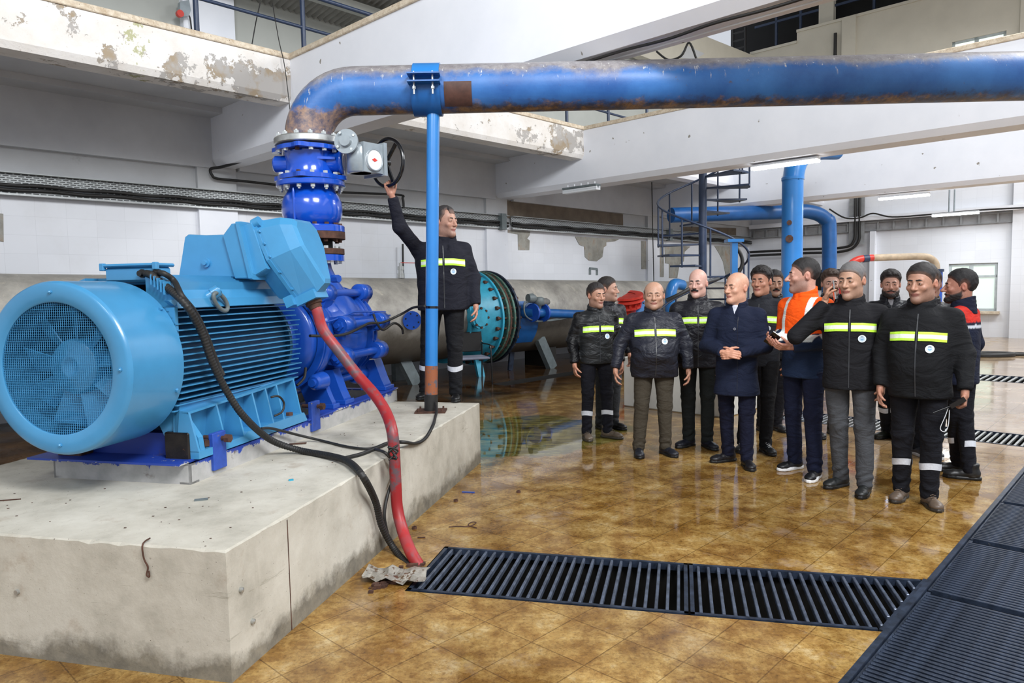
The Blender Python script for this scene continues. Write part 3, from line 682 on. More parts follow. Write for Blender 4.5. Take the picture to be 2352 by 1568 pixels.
fitting('lit twin tube lamp under the middle beam above the blue riser', W_(11.22, -5.2, BZ - .10), W_(11.22, -4.15, BZ - .10))
fitting('lit tube lamp under the far beam, left of the hanging one', W_(17.4, -5.1, BZ - .12), W_(17.4, -4.1, BZ - .12))
fitting('lit tube lamp hanging lowest on two rods near the far wall', W_(21.6, -5.0, 3.28), W_(21.6, -3.95, 3.28))
for v in (-4.62, -4.5):
    mb = MB(); mb.rod(W_(21.6, v, 3.38), W_(21.6, v, 3.95), .02, 6); mb.build('lamp_rod', M['greycast'], bpy.data.objects['fluorescent_fitting.002'])
fitting('unlit dusty tube lamp under the second beam near the tiled wall', W_(10.75, -8.75, BZ - .12), W_(10.75, -7.95, BZ - .12), False)
# ------------------------------------------------------------------ concrete plinth
PZ = .556; QC = -3.08; AZ = 1.235
def plinth():
    p0, p1, q0, q1 = 2.465, 6.215, -4.155, -1.80; per = []
    def seg(a, b, n):
        for i in range(n): per.append((a[0] + (b[0] - a[0]) * i / n, a[1] + (b[1] - a[1]) * i / n))
    seg((q0, p0), (q1, p0), 46); seg((q1, p0), (q1, p1), 74); seg((q1, p1), (q0, p1), 46); seg((q0, p1), (q0, p0), 74)
    cq, cp = (q0 + q1) / 2, (p0 + p1) / 2; r = random.Random(3); rings = []
    J = [max(0, .003 + .005 * r.random() + (.008 * r.random() if r.random() < .12 else 0)) for _ in per]
    def ring(ins, z, j=0): return [P_(p - math.copysign(min(abs(p - cp), ins + j * a), p - cp) * (1 if abs(abs(p - cp) - (p1 - p0) / 2) < 1e-6 else 0), q - math.copysign(ins + j * a, q - cq) * (1 if abs(abs(q - cq) - (q1 - q0) / 2) < 1e-6 else 0), z - (1 - j) * a * (1 if j == 0 and z > .4 else 0)) for (q, p), a in zip(per, J)]
    mb = MB(); mb.prism([ring(0, -.03), ring(0, .30), ring(0, PZ), ring(.004, PZ, 1)], True)
    pl = thing('concrete_plinth', 'large pale concrete plinth carrying the blue motor and pump', 'plinth', P_(cp, cq, 0), -YP)
    mb.build('block', M['concrete'], pl)
    mb = MB(); pbox(mb, 2.925, 2.931, q1 - .002, q1 + .0015, 0, PZ - .02); mb.build('casting_joint', M['rust'], pl)
    for p, z in ((2.55, .36), (2.62, .19)):
        mb = MB(); mb.lathe(P_(p, q1 - .01, z), MP @ Vector((1, 0, 0)), [(0, .013), (.022, .011), (.025, .004)], 10); mb.build('tie_stub', M['steel'], pl)
    mb = MB(); mb.lathe(P_(p0 + .01, -2.86, .30), MP @ Vector((0, -1, 0)), [(0, .013), (.022, .011)], 10); mb.build('tie_stub', M['steel'], pl)
    mb = MB(); b = P_(p0 - .004, -2.19, PZ); mb.tube(smooth_path([b + Vector((0, .06, .01)), b + Vector((0, 0, .006)), b + Vector((.005, -.008, -.05)), b + Vector((.02, -.008, -.09)), b + Vector((.015, -.012, -.12)), b + Vector((.026, -.012, -.13)), b + Vector((.024, -.01, -.105))], 5), .0035, 6); mb.build('wire_tie', M['rust'], pl)
plinth()
# ------------------------------------------------------------------ steel base frame
fr = thing('base_frame', 'chipped blue and white steel base frame between the plinth and the motor', 'frame', P_(4.8, QC, PZ), -YP)
F0, F1, FL, FR, FT = 3.32, 6.25, -3.53, -2.62, .672
def channel(a, b, side):
    """channel section between a and b, open side towards +-side"""
    d = (b - a).normalized(); s = d.cross(Vector((0, 0, 1))) * side; h = FT - PZ; f = .07; t = .012; mb = MB()
    prof = [(0, 0), (-f, 0), (-f, t), (-t, t), (-t, h - t), (-f, h - t), (-f, h), (0, h)]
    mb.prism([[p + s * x + Vector((0, 0, z)) for x, z in prof] for p in (a, b)]); return mb
channel(P_(F0, FR, PZ), P_(F1, FR, PZ), 1).build('side_channel', M['frame'], fr)
channel(P_(F0, FL, PZ), P_(F1, FL, PZ), -1).build('side_channel', M['frame'], fr)
channel(P_(F0, FL, PZ), P_(F0, FR, PZ), 1).build('end_channel', M['frame'], fr)
channel(P_(F1, FL, PZ), P_(F1, FR, PZ), -1).build('end_channel', M['frame'], fr)
for p in (4.58, 5.3):
    mb = MB(); pbox(mb, p, p + .08, FL + .02, FR - .02, PZ, FT - .002); mb.build('cross_member', M['frame'], fr)
mb = MB(); pbox(mb, F0 - .06, F0 + .14, FL - .12, FR - .02, FT, FT + .012); mb.build('top_plate', M['frame'], fr)
mb = MB(); pbox(mb, 4.58, F1, FR - .10, FR + .012, FT, FT + .012); mb.build('top_plate', M['frame'], fr)
for p in (3.50, 4.62):
    mb = MB(); pbox(mb, p, p + .12, FR - .012, FR + .02, PZ + .03, FT + .13, .004); mb.build('stop_lug', paint('worn_blue_lug', (42, 78, 170), .5, 0, .15, 12, .1, c2=(120, 110, 100), thr=.64), fr)
    mb = MB(); mb.rod(P_(p + .08, FR - .10, FT + .09), P_(p + .08, FR + .07, FT + .09), .014, 10); mb.hexa(P_(p + .08, FR + .045, FT + .09), MP @ Vector((1, 0, 0)), .026, .03); mb.build('jack_bolt', M['rust'], fr)
mb = MB(); pbox(mb, 3.37, 3.45, -2.82, -2.66, FT, FT + .16, .008); mb.build('packing_block', paint('oily_black_iron', (40, 34, 30), .45, .3, .4, 14, .3, c2=(110, 72, 44), thr=.62), fr)
mb = MB(); pbox(mb, 3.34, 3.44, -3.52, -3.36, FT, FT + .11, .006); mb.build('packing_block', M['rust'], fr)
mb = MB(); pbox(mb, F0 + .12, F0 + .2, FL + .05, FR - .1, FT - .02, FT + .14); mb.build('inner_rail', M['frame'], fr)
# ------------------------------------------------------------------ electric motor
ax = MP @ Vector((0, 1, 0)); rt = MP @ Vector((1, 0, 0)); UP = Vector((0, 0, 1))
mo = thing('electric_motor', 'big sky blue ribbed electric motor with a round fan grille facing the viewer', 'motor', P_(3.9, QC, FT), -YP)
C0 = P_(2.95, QC, AZ)
mb = MB(); mb.soft(C0, ax, [(.0, .338), (-.006, .345), (-.006, .425), (.002, .438), (.018, .445)], 96, False)
mb.lathe(C0, ax, [(.018, .445), (.385, .445)], 96, False); mb.lathe(C0, ax, [(.385, .445), (.385, .436), (.03, .436)], 96, False); mb.lathe(C0, ax, [(.0, .338), (.012, .338), (.012, .43)], 96, False)
mb.build('fan_cover', M['cyan'], mo)
for a in (90, 0, 270, 180):
    c = C0 + (rt * math.cos(math.radians(a)) + UP * math.sin(math.radians(a))) * .39 - ax * .006
    mb = MB(); mb.hexa(c, -ax, .011, .006); mb.lathe(c, -ax, [(.006, .008), (.012, .004)], 10); mb.build('cover_screw', M['cyan'], mo)
for z, a in ((.35, -20), (.35, 40)):
    c = C0 + ax * z + (rt * math.cos(math.radians(a)) + UP * math.sin(math.radians(a))) * .445
    mb = MB(); mb.hexa(c, rt * math.cos(math.radians(a)) + UP * math.sin(math.radians(a)), .012, .012); mb.build('cover_screw', M['cyan'], mo)
def guard():
    n = 27; h = .0126; vs = []; fs = []; idx = {}
    for i in range(-n, n + 1):
        for j in range(-n, n + 1):
            if math.hypot(i, j) * h < .349: idx[(i, j)] = len(vs); vs.append(C0 + ax * .006 + rt * i * h + UP * j * h)
    for (i, j) in idx:
        q = [(i, j), (i + 1, j), (i + 1, j + 1), (i, j + 1)]
        if all(k in idx for k in q): fs.append(tuple(idx[k] for k in q))
    mb = MB(); mb.add(vs, fs); o = mb.build('wire_guard', M['cyan'], mo); md = o.modifiers.new('wire', 'WIREFRAME'); md.thickness = .0031; md.use_even_offset = False
guard()
fan = MB(); fan.soft(C0, ax, [(.10, .0), (.10, .035), (.085, .045), (.085, .06), (.10, .075), (.10, .135), (.115, .145), (.2, .15)], 40)
fan.build('fan_hub', M['cyan'], mo)
for k in range(9):
    a = 2 * PI * k / 9 + .25; u = rt * math.cos(a) + UP * math.sin(a); t_ = -rt * math.sin(a) + UP * math.cos(a); mb = MB()
    r0, r1 = .13, .32; th = .006; rings = []
    for s_ in (0, .33, .66, 1):
        r = r0 + (r1 - r0) * s_; wd = .05 + .03 * s_; tw = .75 - .2 * s_; c = C0 + ax * .15 + u * r
        e = t_ * math.cos(tw) + ax * math.sin(tw); nn = u.cross(e)
        rings.append([c - e * wd - nn * th / 2, c + e * wd - nn * th / 2, c + e * wd + nn * th / 2, c - e * wd + nn * th / 2])
    mb.prism(rings); mb.build('fan_blade', M['cyan'], mo)
mb = MB(); mb.lathe(C0, ax, [(.30, .43), (.30, .1)], 48, False); mb.build('inner_shield', M['cyan_dark'], mo)
# ribbed body
B0, B1 = 3.34, 4.50
mb = MB(); mb.lathe(P_(B0, QC, AZ), ax, [(0, .365), (B1 - B0, .365)], 64); mb.build('stator_body', M['cyan_dark'], mo)
for k in range(17):
    z = .955 + k * .0345; dz = z - AZ
    for sgn in (1, -1):
        if sgn < 0 and k % 4: continue
        r = math.sqrt(max(.0, .455 ** 2 - dz ** 2)); i0 = math.sqrt(max(.0, .36 ** 2 - dz ** 2)) - .02; r = min(r, .415)
        mb = MB(); r2 = random.Random(k); e = .02 * math.sin(k * 2.1)
        a0, a1 = sorted((QC + sgn * i0, QC + sgn * r)); pbox(mb, B0, B1 + .10 + e, a0, a1, z - .0035, z + .0035); mb.build('cooling_fin', M['cyan'], mo)
# shoulder panels above the fins and flat top deck
for sgn in (1, -1):
    mb = MB(); q = lambda d: QC + sgn * d
    prof = [(q(.37), 1.52), (q(.40), 1.525), (q(.385), 1.575), (q(.31), 1.665), (q(.2), 1.70), (q(.2), 1.55)]
    mb.prism([[P_(p, a, b) for a, b in prof] for p in (B0 + .03, B1 + .02)]); mb.build('shoulder_panel', M['cyan'], mo)
for k in range(5):
    mb = MB(); pbox(mb, B0, B1, QC + .335 - k * .02, QC + .343 - k * .02, 1.60 + k * .014, 1.672 + k * .010); mb.build('top_rib', M['cyan'], mo)
mb = MB(); pbox(mb, B0 + .12, B1 - .05, QC - .27, QC + .27, 1.66, 1.70, .01); mb.build('top_deck', M['cyan'], mo)
for k in (0,):
    mb = MB(); pbox(mb, B0, B0 + .025, QC - .40, QC + .40, 1.30, 1.53); mb.build('end_rib', M['cyan'], mo)
# drive end shield
mb = MB(); mb.soft(P_(B1, QC, AZ), ax, [(0, .40), (.03, .40), (.035, .37), (.07, .30), (.10, .2), (.16, .17), (.17, .1), (.17, 0)], 48); mb.build('end_shield', M['cyan_dark'], mo)
# cast feet with ribbed pockets
for sgn in (1, -1):
    q = lambda d: QC + sgn * d
    mb = MB(); pz = [(3.38, FT + .012), (4.56, FT + .012), (4.52, FT + .075), (3.84, FT + .075), (3.80, FT + .055), (3.38, FT + .055)]
    mb.prism([[P_(p, q(.30), z) for p, z in pz], [P_(p, q(.475), z) for p, z in pz]]); mb.build('foot_rail', M['cyan'], mo)
    mb = MB(); mb.prism([[P_(3.38, q(.33), FT + .05), P_(4.5, q(.33), FT + .05), P_(4.5, q(.37), 1.0), P_(3.38, q(.37), 1.0)], [P_(3.38, q(.31), FT + .05), P_(4.5, q(.31), FT + .05), P_(4.5, q(.33), 1.0), P_(3.38, q(.33), 1.0)]])
    mb.build('foot_web', M['cyan'], mo)
    mb = MB(); mb.prism([[P_(3.38, q(.34), .945), P_(4.50, q(.34), .99), P_(4.50, q(.34), 1.003), P_(3.38, q(.34), .958)], [P_(3.38, q(.42), .935), P_(4.50, q(.42), .985), P_(4.50, q(.42), .998), P_(3.38, q(.42), .948)]]); mb.build('foot_ledge', M['cyan'], mo)
    for p in (3.38, 3.62, 3.80, 3.98, 4.13, 4.26, 4.48):
        zt = .945 + (p - 3.38) * .04
        mb = MB(); mb.prism([[P_(p, q(.32), FT + .05), P_(p, q(.475), FT + .05), P_(p, q(.42), zt), P_(p, q(.33), zt)], [P_(p + .014, q(.32), FT + .05), P_(p + .014, q(.475), FT + .05), P_(p + .014, q(.42), zt), P_(p + .014, q(.33), zt)]]); mb.build('foot_rib', M['cyan'], mo)
    mb = MB(); mb.prism([[P_(3.40, QC + sgn * a, z) for a, z in ((.18, .93), (.33, .98), (.46, .80), (.475, FT + .012), (.30, FT + .012))], [P_(3.44, QC + sgn * a, z) for a, z in ((.18, .93), (.33, .98), (.46, .80), (.475, FT + .012), (.30, FT + .012))]]); mb.build('end_foot', M['cyan'], mo)
    for p in (3.50, 4.40):
        mb = MB(); mb.hexa(P_(p, q(.43), FT + .06), UP, .026, .035); mb.build('foot_bolt', M['rust'], mo)
# auxiliary junction box on top of the cover
mb = MB(); pbox(mb, 3.41, 3.54, -3.185, -2.845, 1.675, 1.758, .012); mb.build('auxiliary_box', M['cyan'], mo)
mb = MB(); pbox(mb, 3.395, 3.555, -3.20, -2.83, 1.758, 1.778, .008); mb.build('auxiliary_lid', M['cyan'], mo)
for q in (-3.19, -2.84):
    mb = MB(); pbox(mb, 3.392, 3.42, q - .015, q + .015, 1.74, 1.782, .004); mb.build('lid_lug', M['cyan'], mo)
jp = lambda x, y, p: (lambda d, n: CO + d * ((p - CO.dot(n)) / d.dot(n)))(ray(x, y), MP @ Vector((0, 1, 0)))
for x in (334, 366):
    mb = MB(); mb.lathe(jp(x, 628, 3.43), -ax, [(0, .024), (.03, .024), (.03, .018), (.05, .016)], 16); mb.build('cable_gland', M['rubber'], mo)
# main terminal box, sloping adaptor and cable hood hanging out over the side
def ext(qz, p0, p1, name, mat):
    c = (sum(a for a, b in qz) / len(qz), sum(b for a, b in qz) / len(qz)); mb = MB()
    k = lambda s: [(c[0] + (a - c[0]) * s, c[1] + (b - c[1]) * s) for a, b in qz]
    mb.prism([[P_(p, a, b) for a, b in k(f)] for p, f in ((p0, .95), (p0 + .008, .985), (p0 + .025, 1), (p1 - .025, 1), (p1, .95))]); return mb.build(name, mat, mo)
ext([(-3.21, 1.70), (-3.205, 1.73), (-3.145, 1.975), (-3.12, 1.99), (-3.0, 1.98), (-2.85, 1.98), (-2.77, 1.70)], 4.05, 4.52, 'terminal_box', M['cyan'])
mb = MB(); mb.lathe(P_(4.052, -2.99, 1.80), -ax, [(0, .030), (.016, .030), (.016, .016), (.03, .015)], 16); mb.build('earth_screw', M['cyan'], mo)
ext([(-2.775, 1.69), (-2.85, 1.975), (-2.785, 2.045), (-2.72, 2.05), (-2.645, 1.72), (-2.66, 1.69)], 4.03, 4.55, 'terminal_adaptor', M['cyan'])
ext([(-2.665, 1.685), (-2.745, 2.055), (-2.72, 2.055), (-2.64, 1.685)], 4.015, 4.565, 'adaptor_flange', M['cyan'])
ext([(-2.66, 1.70), (-2.73, 2.03), (-2.66, 2.05), (-2.56, 1.75)], 4.06, 4.52, 'hood_neck', M['cyan'])
hc_ = (-2.565, 1.825, 4.29); hn = (.92, .38); hu = (-.38, .92)
oct_ = [(-.22, .20), (-.16, .265), (.16, .265), (.22, .20), (.22, -.02), (.06, -.325), (-.06, -.325), (-.22, -.02)]
def layer(n, k, kb=None, du=0): 
    out = []
    for p, u in oct_:
        kk = kb if (kb is not None and u < -.1) else k; U = u * kk + du; out.append(P_(hc_[2] + p * k, hc_[0] + hn[0] * n + hu[0] * U, hc_[1] + hn[1] * n + hu[1] * U))
    return out
mb = MB(); mb.prism([layer(-.15, .66, .7, .03), layer(-.13, .74, .78, .02), layer(-.02, .93, .97), layer(-.0, .95, .98)]); mb.build('hood_back', M['cyan'], mo)
mb = MB(); mb.prism([layer(-.012, 1.0), layer(.012, 1.0)]); mb.build('hood_seam_flange', M['cyan'], mo)
mb = MB(); mb.prism([layer(.012, .95, .97), layer(.03, .94, .97), layer(.15, .82, .93), layer(.215, .68, .84), layer(.23, .58, .76)]); o = mb.build('hood_cover', M['cyan'], mo)
L0 = layer(.012, .975)
for i, j, f in ((0, 7, .1), (0, 7, .5), (0, 7, .92), (7, 6, .3), (7, 6, .7)):
    c = L0[i] + (L0[j] - L0[i]) * f; mb = MB(); mb.hexa(c, (rt * hn[0] + UP * hn[1]), .010, .012); mb.build('hood_screw', M['cyan'], mo)
mb = MB(); c = (L0[0] + L0[1]) / 2; mb.lathe(c - rt * .03, rt * hn[0] + UP * hn[1], [(0, .035), (.05, .035)], 14); mb.build('hood_lug', M['cyan'], mo)
dn = -(rt * hu[0] + UP * hu[1]); gl = (L0[5] + L0[6]) / 2 + (rt * hn[0] + UP * hn[1]) * .055 - dn * .015
mb = MB(); mb.bar(gl - dn * .02, gl + dn * .04, .17, .15, rt); mb.build('gland_block', M['cyan'], mo)
mb = MB(); x = gl - rt * .11 - ax * .06; mb.bar(x - dn * .0, x + dn * .07, .12, .06, rt); mb.build('gland_lug', M['cyan'], mo)
mb = MB(); mb.lathe(gl, dn, [(.04, .055), (.06, .055), (.065, .045), (.09, .042)], 20); mb.build('gland_nut', M['rust'], mo)
# lifting shackle
sh = onq(487, 680, -2.70)
mb = MB(); mb.lathe(sh + UP * .01, ax * .55 + UP * .5 + rt * .6, [(-.04, .030), (.0, .030), (.0, .036), (.045, .036), (.045, .02), (.055, .02)], 20); mb.build('eye_bolt', M['cyan'], mo)
mb = MB(); cc = sh + rt * .035 - UP * .035 + ax * .03; u1 = (ax * .75 - UP * .5).normalized(); u2 = (ax * .35 + UP * .8).normalized()
mb.tube([cc + u1 * math.cos(t * PI / 12) * .075 + u2 * math.sin(t * PI / 12) * .038 for t in range(24)], .013, 10, closed=True); mb.build('shackle_ring', M['leg'], mo)
mb = MB(); c = onq(375, 690, -2.72); mb.prism([[c, c + ax * .07 + UP * .005, c + ax * .09 - UP * .02, c + ax * .05 - UP * .03], [p + rt * .03 for p in (c, c + ax * .07 + UP * .005, c + ax * .09 - UP * .02, c + ax * .05 - UP * .03)]]); mb.build('lifting_tab', M['cyan'], mo)
# ------------------------------------------------------------------ pump
pu = thing('centrifugal_pump', 'royal blue multistage centrifugal pump behind the motor', 'pump', P_(5.5, QC, FT + .012), -YP)
PA = P_(4.66, QC, AZ)
mb = MB(); mb.soft(PA, ax, [(.0, .10), (.0, .16), (.05, .17), (.08, .2), (.09, .25), (.11, .26), (.16, .26), (.18, .22), (.25, .2), (.28, .24)], 48); mb.build('bearing_housing', M['blue'], pu)
mb = MB(); mb.soft(PA, ax, [(.24, .25), (.26, .33), (.28, .345), (.36, .35), (.40, .37), (.42, .395), (.46, .40), (.49, .40), (.52, .37), (.62, .375), (.70, .41), (1.05, .42), (1.12, .40), (1.16, .37), (1.2, .40), (1.3, .40), (1.33, .36), (1.42, .33), (1.46, .2)], 56); mb.build('casing', M['blue'], pu)
for d in (.30, .34, 1.19, 1.27):
    mb = MB(); mb.lathe(PA, ax, [(d, .36), (d, .415), (d + .022, .415), (d + .022, .36)], 56, False); mb.build('casing_rim', M['blue'], pu)
# discharge neck widening from the flange to the casing
DC = P_(5.545, -3.044, 0)
def dring(z, rx, ry, n=28): return [DC + UP * z + rt * math.cos(2 * PI * k / n) * rx + ax * math.sin(2 * PI * k / n) * ry for k in range(n)]
mb = MB(); mb.prism([dring(1.86, .135, .135), dring(1.80, .145, .15), dring(1.70, .18, .22), dring(1.58, .25, .36), dring(1.45, .34, .47), dring(1.25, .39, .52)], True, True); mb.build('discharge_neck', M['blue'], pu)
mb = MB(); mb.lathe(DC + UP * 1.858, UP, [(0, .14), (0, .255), (.05, .255), (.05, .12)], 48); mb.build('discharge_flange', M['gloss'], pu)
for k in range(12):
    a = 2 * PI * k / 12; mb = MB(); c = DC + UP * 1.858 + (rt * math.cos(a) + ax * math.sin(a)) * .215; mb.hexa(c, -UP, .02, .022); mb.build('flange_nut', M['zinc'], pu)
# tie bolts through lugs all round the casing
for a in (52, 12, -22, -62, -118, 128, 168, 205):
    r = math.radians(a); u = rt * math.cos(r) + UP * math.sin(r); c = PA + u * .445
    mb = MB(); mb.lathe(c, ax, [(.52, .034), (1.42, .034)], 14); mb.hexa(c + ax * .49, ax, .042, .035); mb.lathe(c, ax, [(.465, .02), (.49, .02)], 10); mb.build('tie_bolt', M['blue'], pu)
    for d in (.53, 1.22):
        mb = MB(); t_ = ax.cross(u)
        mb.soft(c, ax, [(d - .01, .066), (d, .078), (d + .14, .078), (d + .15, .066)], 20); mb.prism([[c - u * .16 + t_ * .10 + ax * d, c - u * .16 - t_ * .10 + ax * d, c - t_ * .072 + ax * d, c + t_ * .072 + ax * d], [c - u * .16 + t_ * .10 + ax * (d + .13), c - u * .16 - t_ * .10 + ax * (d + .13), c - t_ * .072 + ax * (d + .13), c + t_ * .072 + ax * (d + .13)]]); mb.build('tie_lug', M['blue'], pu)
# small things on the casing
mb = MB(); mb.tube(smooth_path([onq(735, 742, -2.68), onq(765, 735, -2.66), onq(800, 722, -2.66), onq(820, 716, -2.66), onq(885, 716, -2.66)], 5), .008, 8); mb.build('drain_tube', M['blue'], pu)
mb = MB(); pbox(mb, 5.55, 6.2, QC + .36, QC + .44, 1.36, 1.375); mb.build('casing_ledge', M['blue'], pu)
for x, y in ((742, 722), (728, 708), (775, 640)):
    mb = MB(); mb.hexa(onq(x, y, -2.72) - rt * .05, rt - ax * .3, .032, .08); mb.build('plug', M['blue'], pu)
mb = MB(); mb.lathe(onq(715, 880, -2.72) + ax * .05, -ax, [(-.12, .07), (0, .06), (.02, .045), (.02, .03), (.05, .03)], 20); mb.build('drain_boss', M['blue'], pu)
mb = MB(); mb.lathe(onq(785, 770, -2.66) - rt * .12, rt, [(0, .07), (.1, .06), (.1, .035), (.14, .035)], 16); mb.build('side_boss', M['blue'], pu)
# feet
for p, w in ((5.02, .06), (5.22, .12), (6.02, .16)):
    for sgn in (1, -1):
        q = lambda d: QC + sgn * d; mb = MB()
        mb.prism([[P_(p, q(a), z) for a, z in ((.12, .95), (.34, .97), (.40, .80), (.43, .735), (.43, FT + .012), (.22, FT + .012))], [P_(p + w, q(a), z) for a, z in ((.12, .95), (.34, .97), (.40, .80), (.43, .735), (.43, FT + .012), (.22, FT + .012))]])
        mb.build('foot', M['blue'], pu)
        mb = MB(); pbox(mb, p - .01, p + w + .03, min(q(.2), q(.45)), max(q(.2), q(.45)), FT + .012, FT + .05, .005); mb.build('foot_pad', M['blue'], pu)
# shaft coupling guard between motor and pump
cg = thing('coupling_guard', 'blue coupling collar joining the motor shaft to the pump', 'coupling', P_(4.6, QC, AZ - .1), -YP)
mb = MB(); mb.soft(P_(4.675, QC, AZ), ax, [(-.03, .08), (-.03, .13), (0, .14), (.0, .14), (.03, .13), (.03, .08)], 32); mb.build('collar', M['blue'], cg)
# ------------------------------------------------------------------ riser: spool, check valve, butterfly valve
RC = Vector((-1.675, 6.10, 0)); TILT = Vector((-.012, 0, 1)).normalized(); XR = Vector((1, 0, 0)); YR = Vector((0, 1, 0))
def rz(z): return RC + TILT * (z / TILT.z) + Vector((.012 * 2.4, 0, 0))
sp = thing('pipe_spool', 'short rust brown flanged spool between pump and blue check valve', 'pipe spool', rz(1.91))
for z0, z1 in ((1.912, 1.958), (2.040, 2.098)):
    mb = MB(); mb.lathe(rz(z0), TILT, [(0, .10), (0, .262 if z0 > 2 else .25), (z1 - z0, .262 if z0 > 2 else .25), (z1 - z0, .1)], 48); mb.build('flange', M['rust'], sp)
    for k in range(12):
        a = 2 * PI * k / 12 + .2; c = rz(z1 if z0 < 2 else z0) + (XR * math.cos(a) + YR * math.sin(a)) * .215
        mb = MB(); mb.hexa(c, TILT if z0 < 2 else -TILT, .02, .024); mb.build('nut', M['zinc'] if z0 < 2 else M['rust'], sp)
mb = MB(); mb.lathe(rz(1.95), TILT, [(0, .155), (.1, .155)], 32, False); mb.build('barrel', M['dark'], sp)
cv = thing('check_valve', 'glossy blue bulbous check valve below the butterfly valve', 'valve', rz(2.10))
mb = MB(); mb.lathe(rz(2.10), TILT, [(0, .1), (0, .262), (.045, .262), (.055, .25), (.055, .1)], 56); mb.build('lower_flange', M['gloss'], cv)
mb = MB(); mb.soft(rz(2.15), TILT, [(0, .17), (.01, .19), (.03, .215), (.06, .235), (.10, .247), (.15, .25), (.20, .246), (.25, .228), (.28, .205), (.31, .19), (.335, .185)], 56); mb.build('body', M['gloss'], cv)
mb = MB(); mb.lathe(rz(2.478), TILT, [(0, .1), (0, .278), (.008, .284), (.04, .284), (.048, .278), (.048, .1)], 56); mb.build('upper_flange', M['gloss'], cv)
mb = MB(); mb.soft(rz(2.16) + Vector((-.085, -.226, 0)), TILT, [(0, .008), (.1, .012), (.26, .012), (.29, .006)], 8); mb.build('casting_seam', M['gloss'], cv)
for k in range(14):
    a = 2 * PI * k / 14 + .1; d = XR * math.cos(a) + YR * math.sin(a)
    mb = MB(); mb.hexa(rz(2.478) + d * .248, -TILT, .02, .024); mb.lathe(rz(2.454) + d * .248, -TILT, [(0, .012), (.014, .010)], 8); mb.build('nut', M['zinc'], cv)
    if k % 3 == 0 or k > 10:
        mb = MB(); mb.hexa(rz(2.155) + d * .225, TILT, .02, .02); mb.build('bolt_head', M['rust'], cv)
bv = thing('butterfly_valve', 'glossy blue butterfly valve with grey gearbox, under the steel flange', 'valve', rz(2.53))
def lob(z, r, h, n, amp):
    mb = MB(); N = 96; ring = lambda dz: [rz(z + dz) + (XR * math.cos(2 * PI * k / N) + YR * math.sin(2 * PI * k / N)) * (r + amp * max(0, math.cos(n * 2 * PI * k / N)) ** 3) for k in range(N)]
    mb.prism([ring(0), ring(h)], True); return mb
lob(2.535, .262, .036, 4, .045).build('lower_flange', M['gloss'], bv); lob(2.772, .27, .034, 4, .045).build('upper_flange', M['gloss'], bv)
mb = MB(); mb.soft(rz(2.565), TILT, [(0, .215), (.03, .2), (.09, .196), (.14, .2), (.2, .21)], 48); mb.build('body', M['gloss'], bv)
mb = MB(); mb.soft(rz(2.672) + Vector((-.16, -.02, 0)), Vector((-1, -.1, 0)), [(0, .075), (.12, .07), (.14, .05), (.14, 0)], 24); mb.build('stem_boss', M['gloss'], bv)
mb = MB(); mb.soft(rz(2.685) + Vector((.12, -.02, 0)), XR, [(0, .09), (.09, .085), (.14, .09), (.145, .105), (.17, .105), (.172, .05)], 28); mb.build('shaft_neck', M['gloss'], bv)
mb = MB(); c = rz(2.70) + Vector((.02, -.185, 0)); mb.bar(c, c + Vector((.22, .07, 0)), .02, .02); mb.build('body_rib', M['gloss'], bv)
for z, sg in ((2.571, 1), (2.772, -1)):
    for k in range(14):
        a = 2 * PI * k / 14 + .1; d = XR * math.cos(a) + YR * math.sin(a)
        mb = MB(); mb.hexa(rz(z) + d * .245, TILT * sg, .02, .02); mb.build('bolt_head', M['zinc'] if k % 5 else M['rust'], bv)
GB = Vector((-1.235, 6.0, 2.695)); GN = Vector((.62, .78, 0)).normalized(); GS = Vector((.78, -.62, 0)).normalized()
mb = MB(); mb.soft(GB - UP * .12, UP, [(0, .09), (.01, .105), (.2, .105), (.225, .09)], 32)
mb.bar(GB - GN * .05, GB + GN * .16, .22, .24); mb.build('gearbox', M['greycast'], bv)
mb = MB(); mb.bar(GB + GN * .15, GB + GN * .185, .26, .27); mb.build('gearbox_plate', M['greycast'], bv)
mb = MB(); mb.lathe(GB + Vector((-.075, -.10, .115)), Vector((-.15, -1, .08)), [(0, .095), (.02, .1), (.035, .1), (.035, .05), (.065, .045)], 28); mb.build('stop_cover', M['greycast'], bv)
for k in range(4):
    a = PI / 2 * k + .6; mb = MB(); mb.hexa(GB + Vector((-.08, -.135, .118)) + XR * math.cos(a) * .078 + UP * math.sin(a) * .078, Vector((-.15, -1, .08)), .011, .012); mb.build('cover_screw', M['zinc'], bv)
dc = GB + GS * .112 - UP * .02 + GN * .05
mb = MB(); mb.lathe(dc, GS * .9 - UP * .05, [(0, .088), (.014, .088)], 32); mb.build('dial_plate', M['white'], bv, label='white round position dial with a red diamond')
mb = MB(); e = GS * .0165; mb.add([dc + e + GN * a + UP * b for a, b in ((-.03, 0), (0, -.016), (.03, 0), (0, .016))], [(0, 1, 2, 3)]); mb.build('dial_mark', M['red'], bv)
mb = MB(); mb.tube([dc + e + (GN * math.cos(k * PI / 16) + UP * math.sin(k * PI / 16)) * .085 for k in range(32)], .006, 6, closed=True); mb.build('dial_rim', M['greycast'], bv)
HW = GB + GN * .30 + UP * .005
mb = MB(); mb.lathe(GB + GN * .17, GN, [(0, .03), (.15, .025)], 16); mb.build('input_shaft', M['black'], bv)
hw = MB(); hw.tube([HW + (GS * math.cos(k * PI / 24) + UP * math.sin(k * PI / 24)) * .20 for k in range(48)], .017, 12, closed=True)
hwo = hw.build('handwheel', M['black'], bv, label='black three-spoke handwheel')
for k in range(3):
    a = 2 * PI * k / 3 + .9; mb = MB(); d = GS * math.cos(a) + UP * math.sin(a); mb.bar(HW + d * .02 - GN * .01, HW + d * .19, .03, .016, GN); mb.build('spoke', M['black'], hwo)
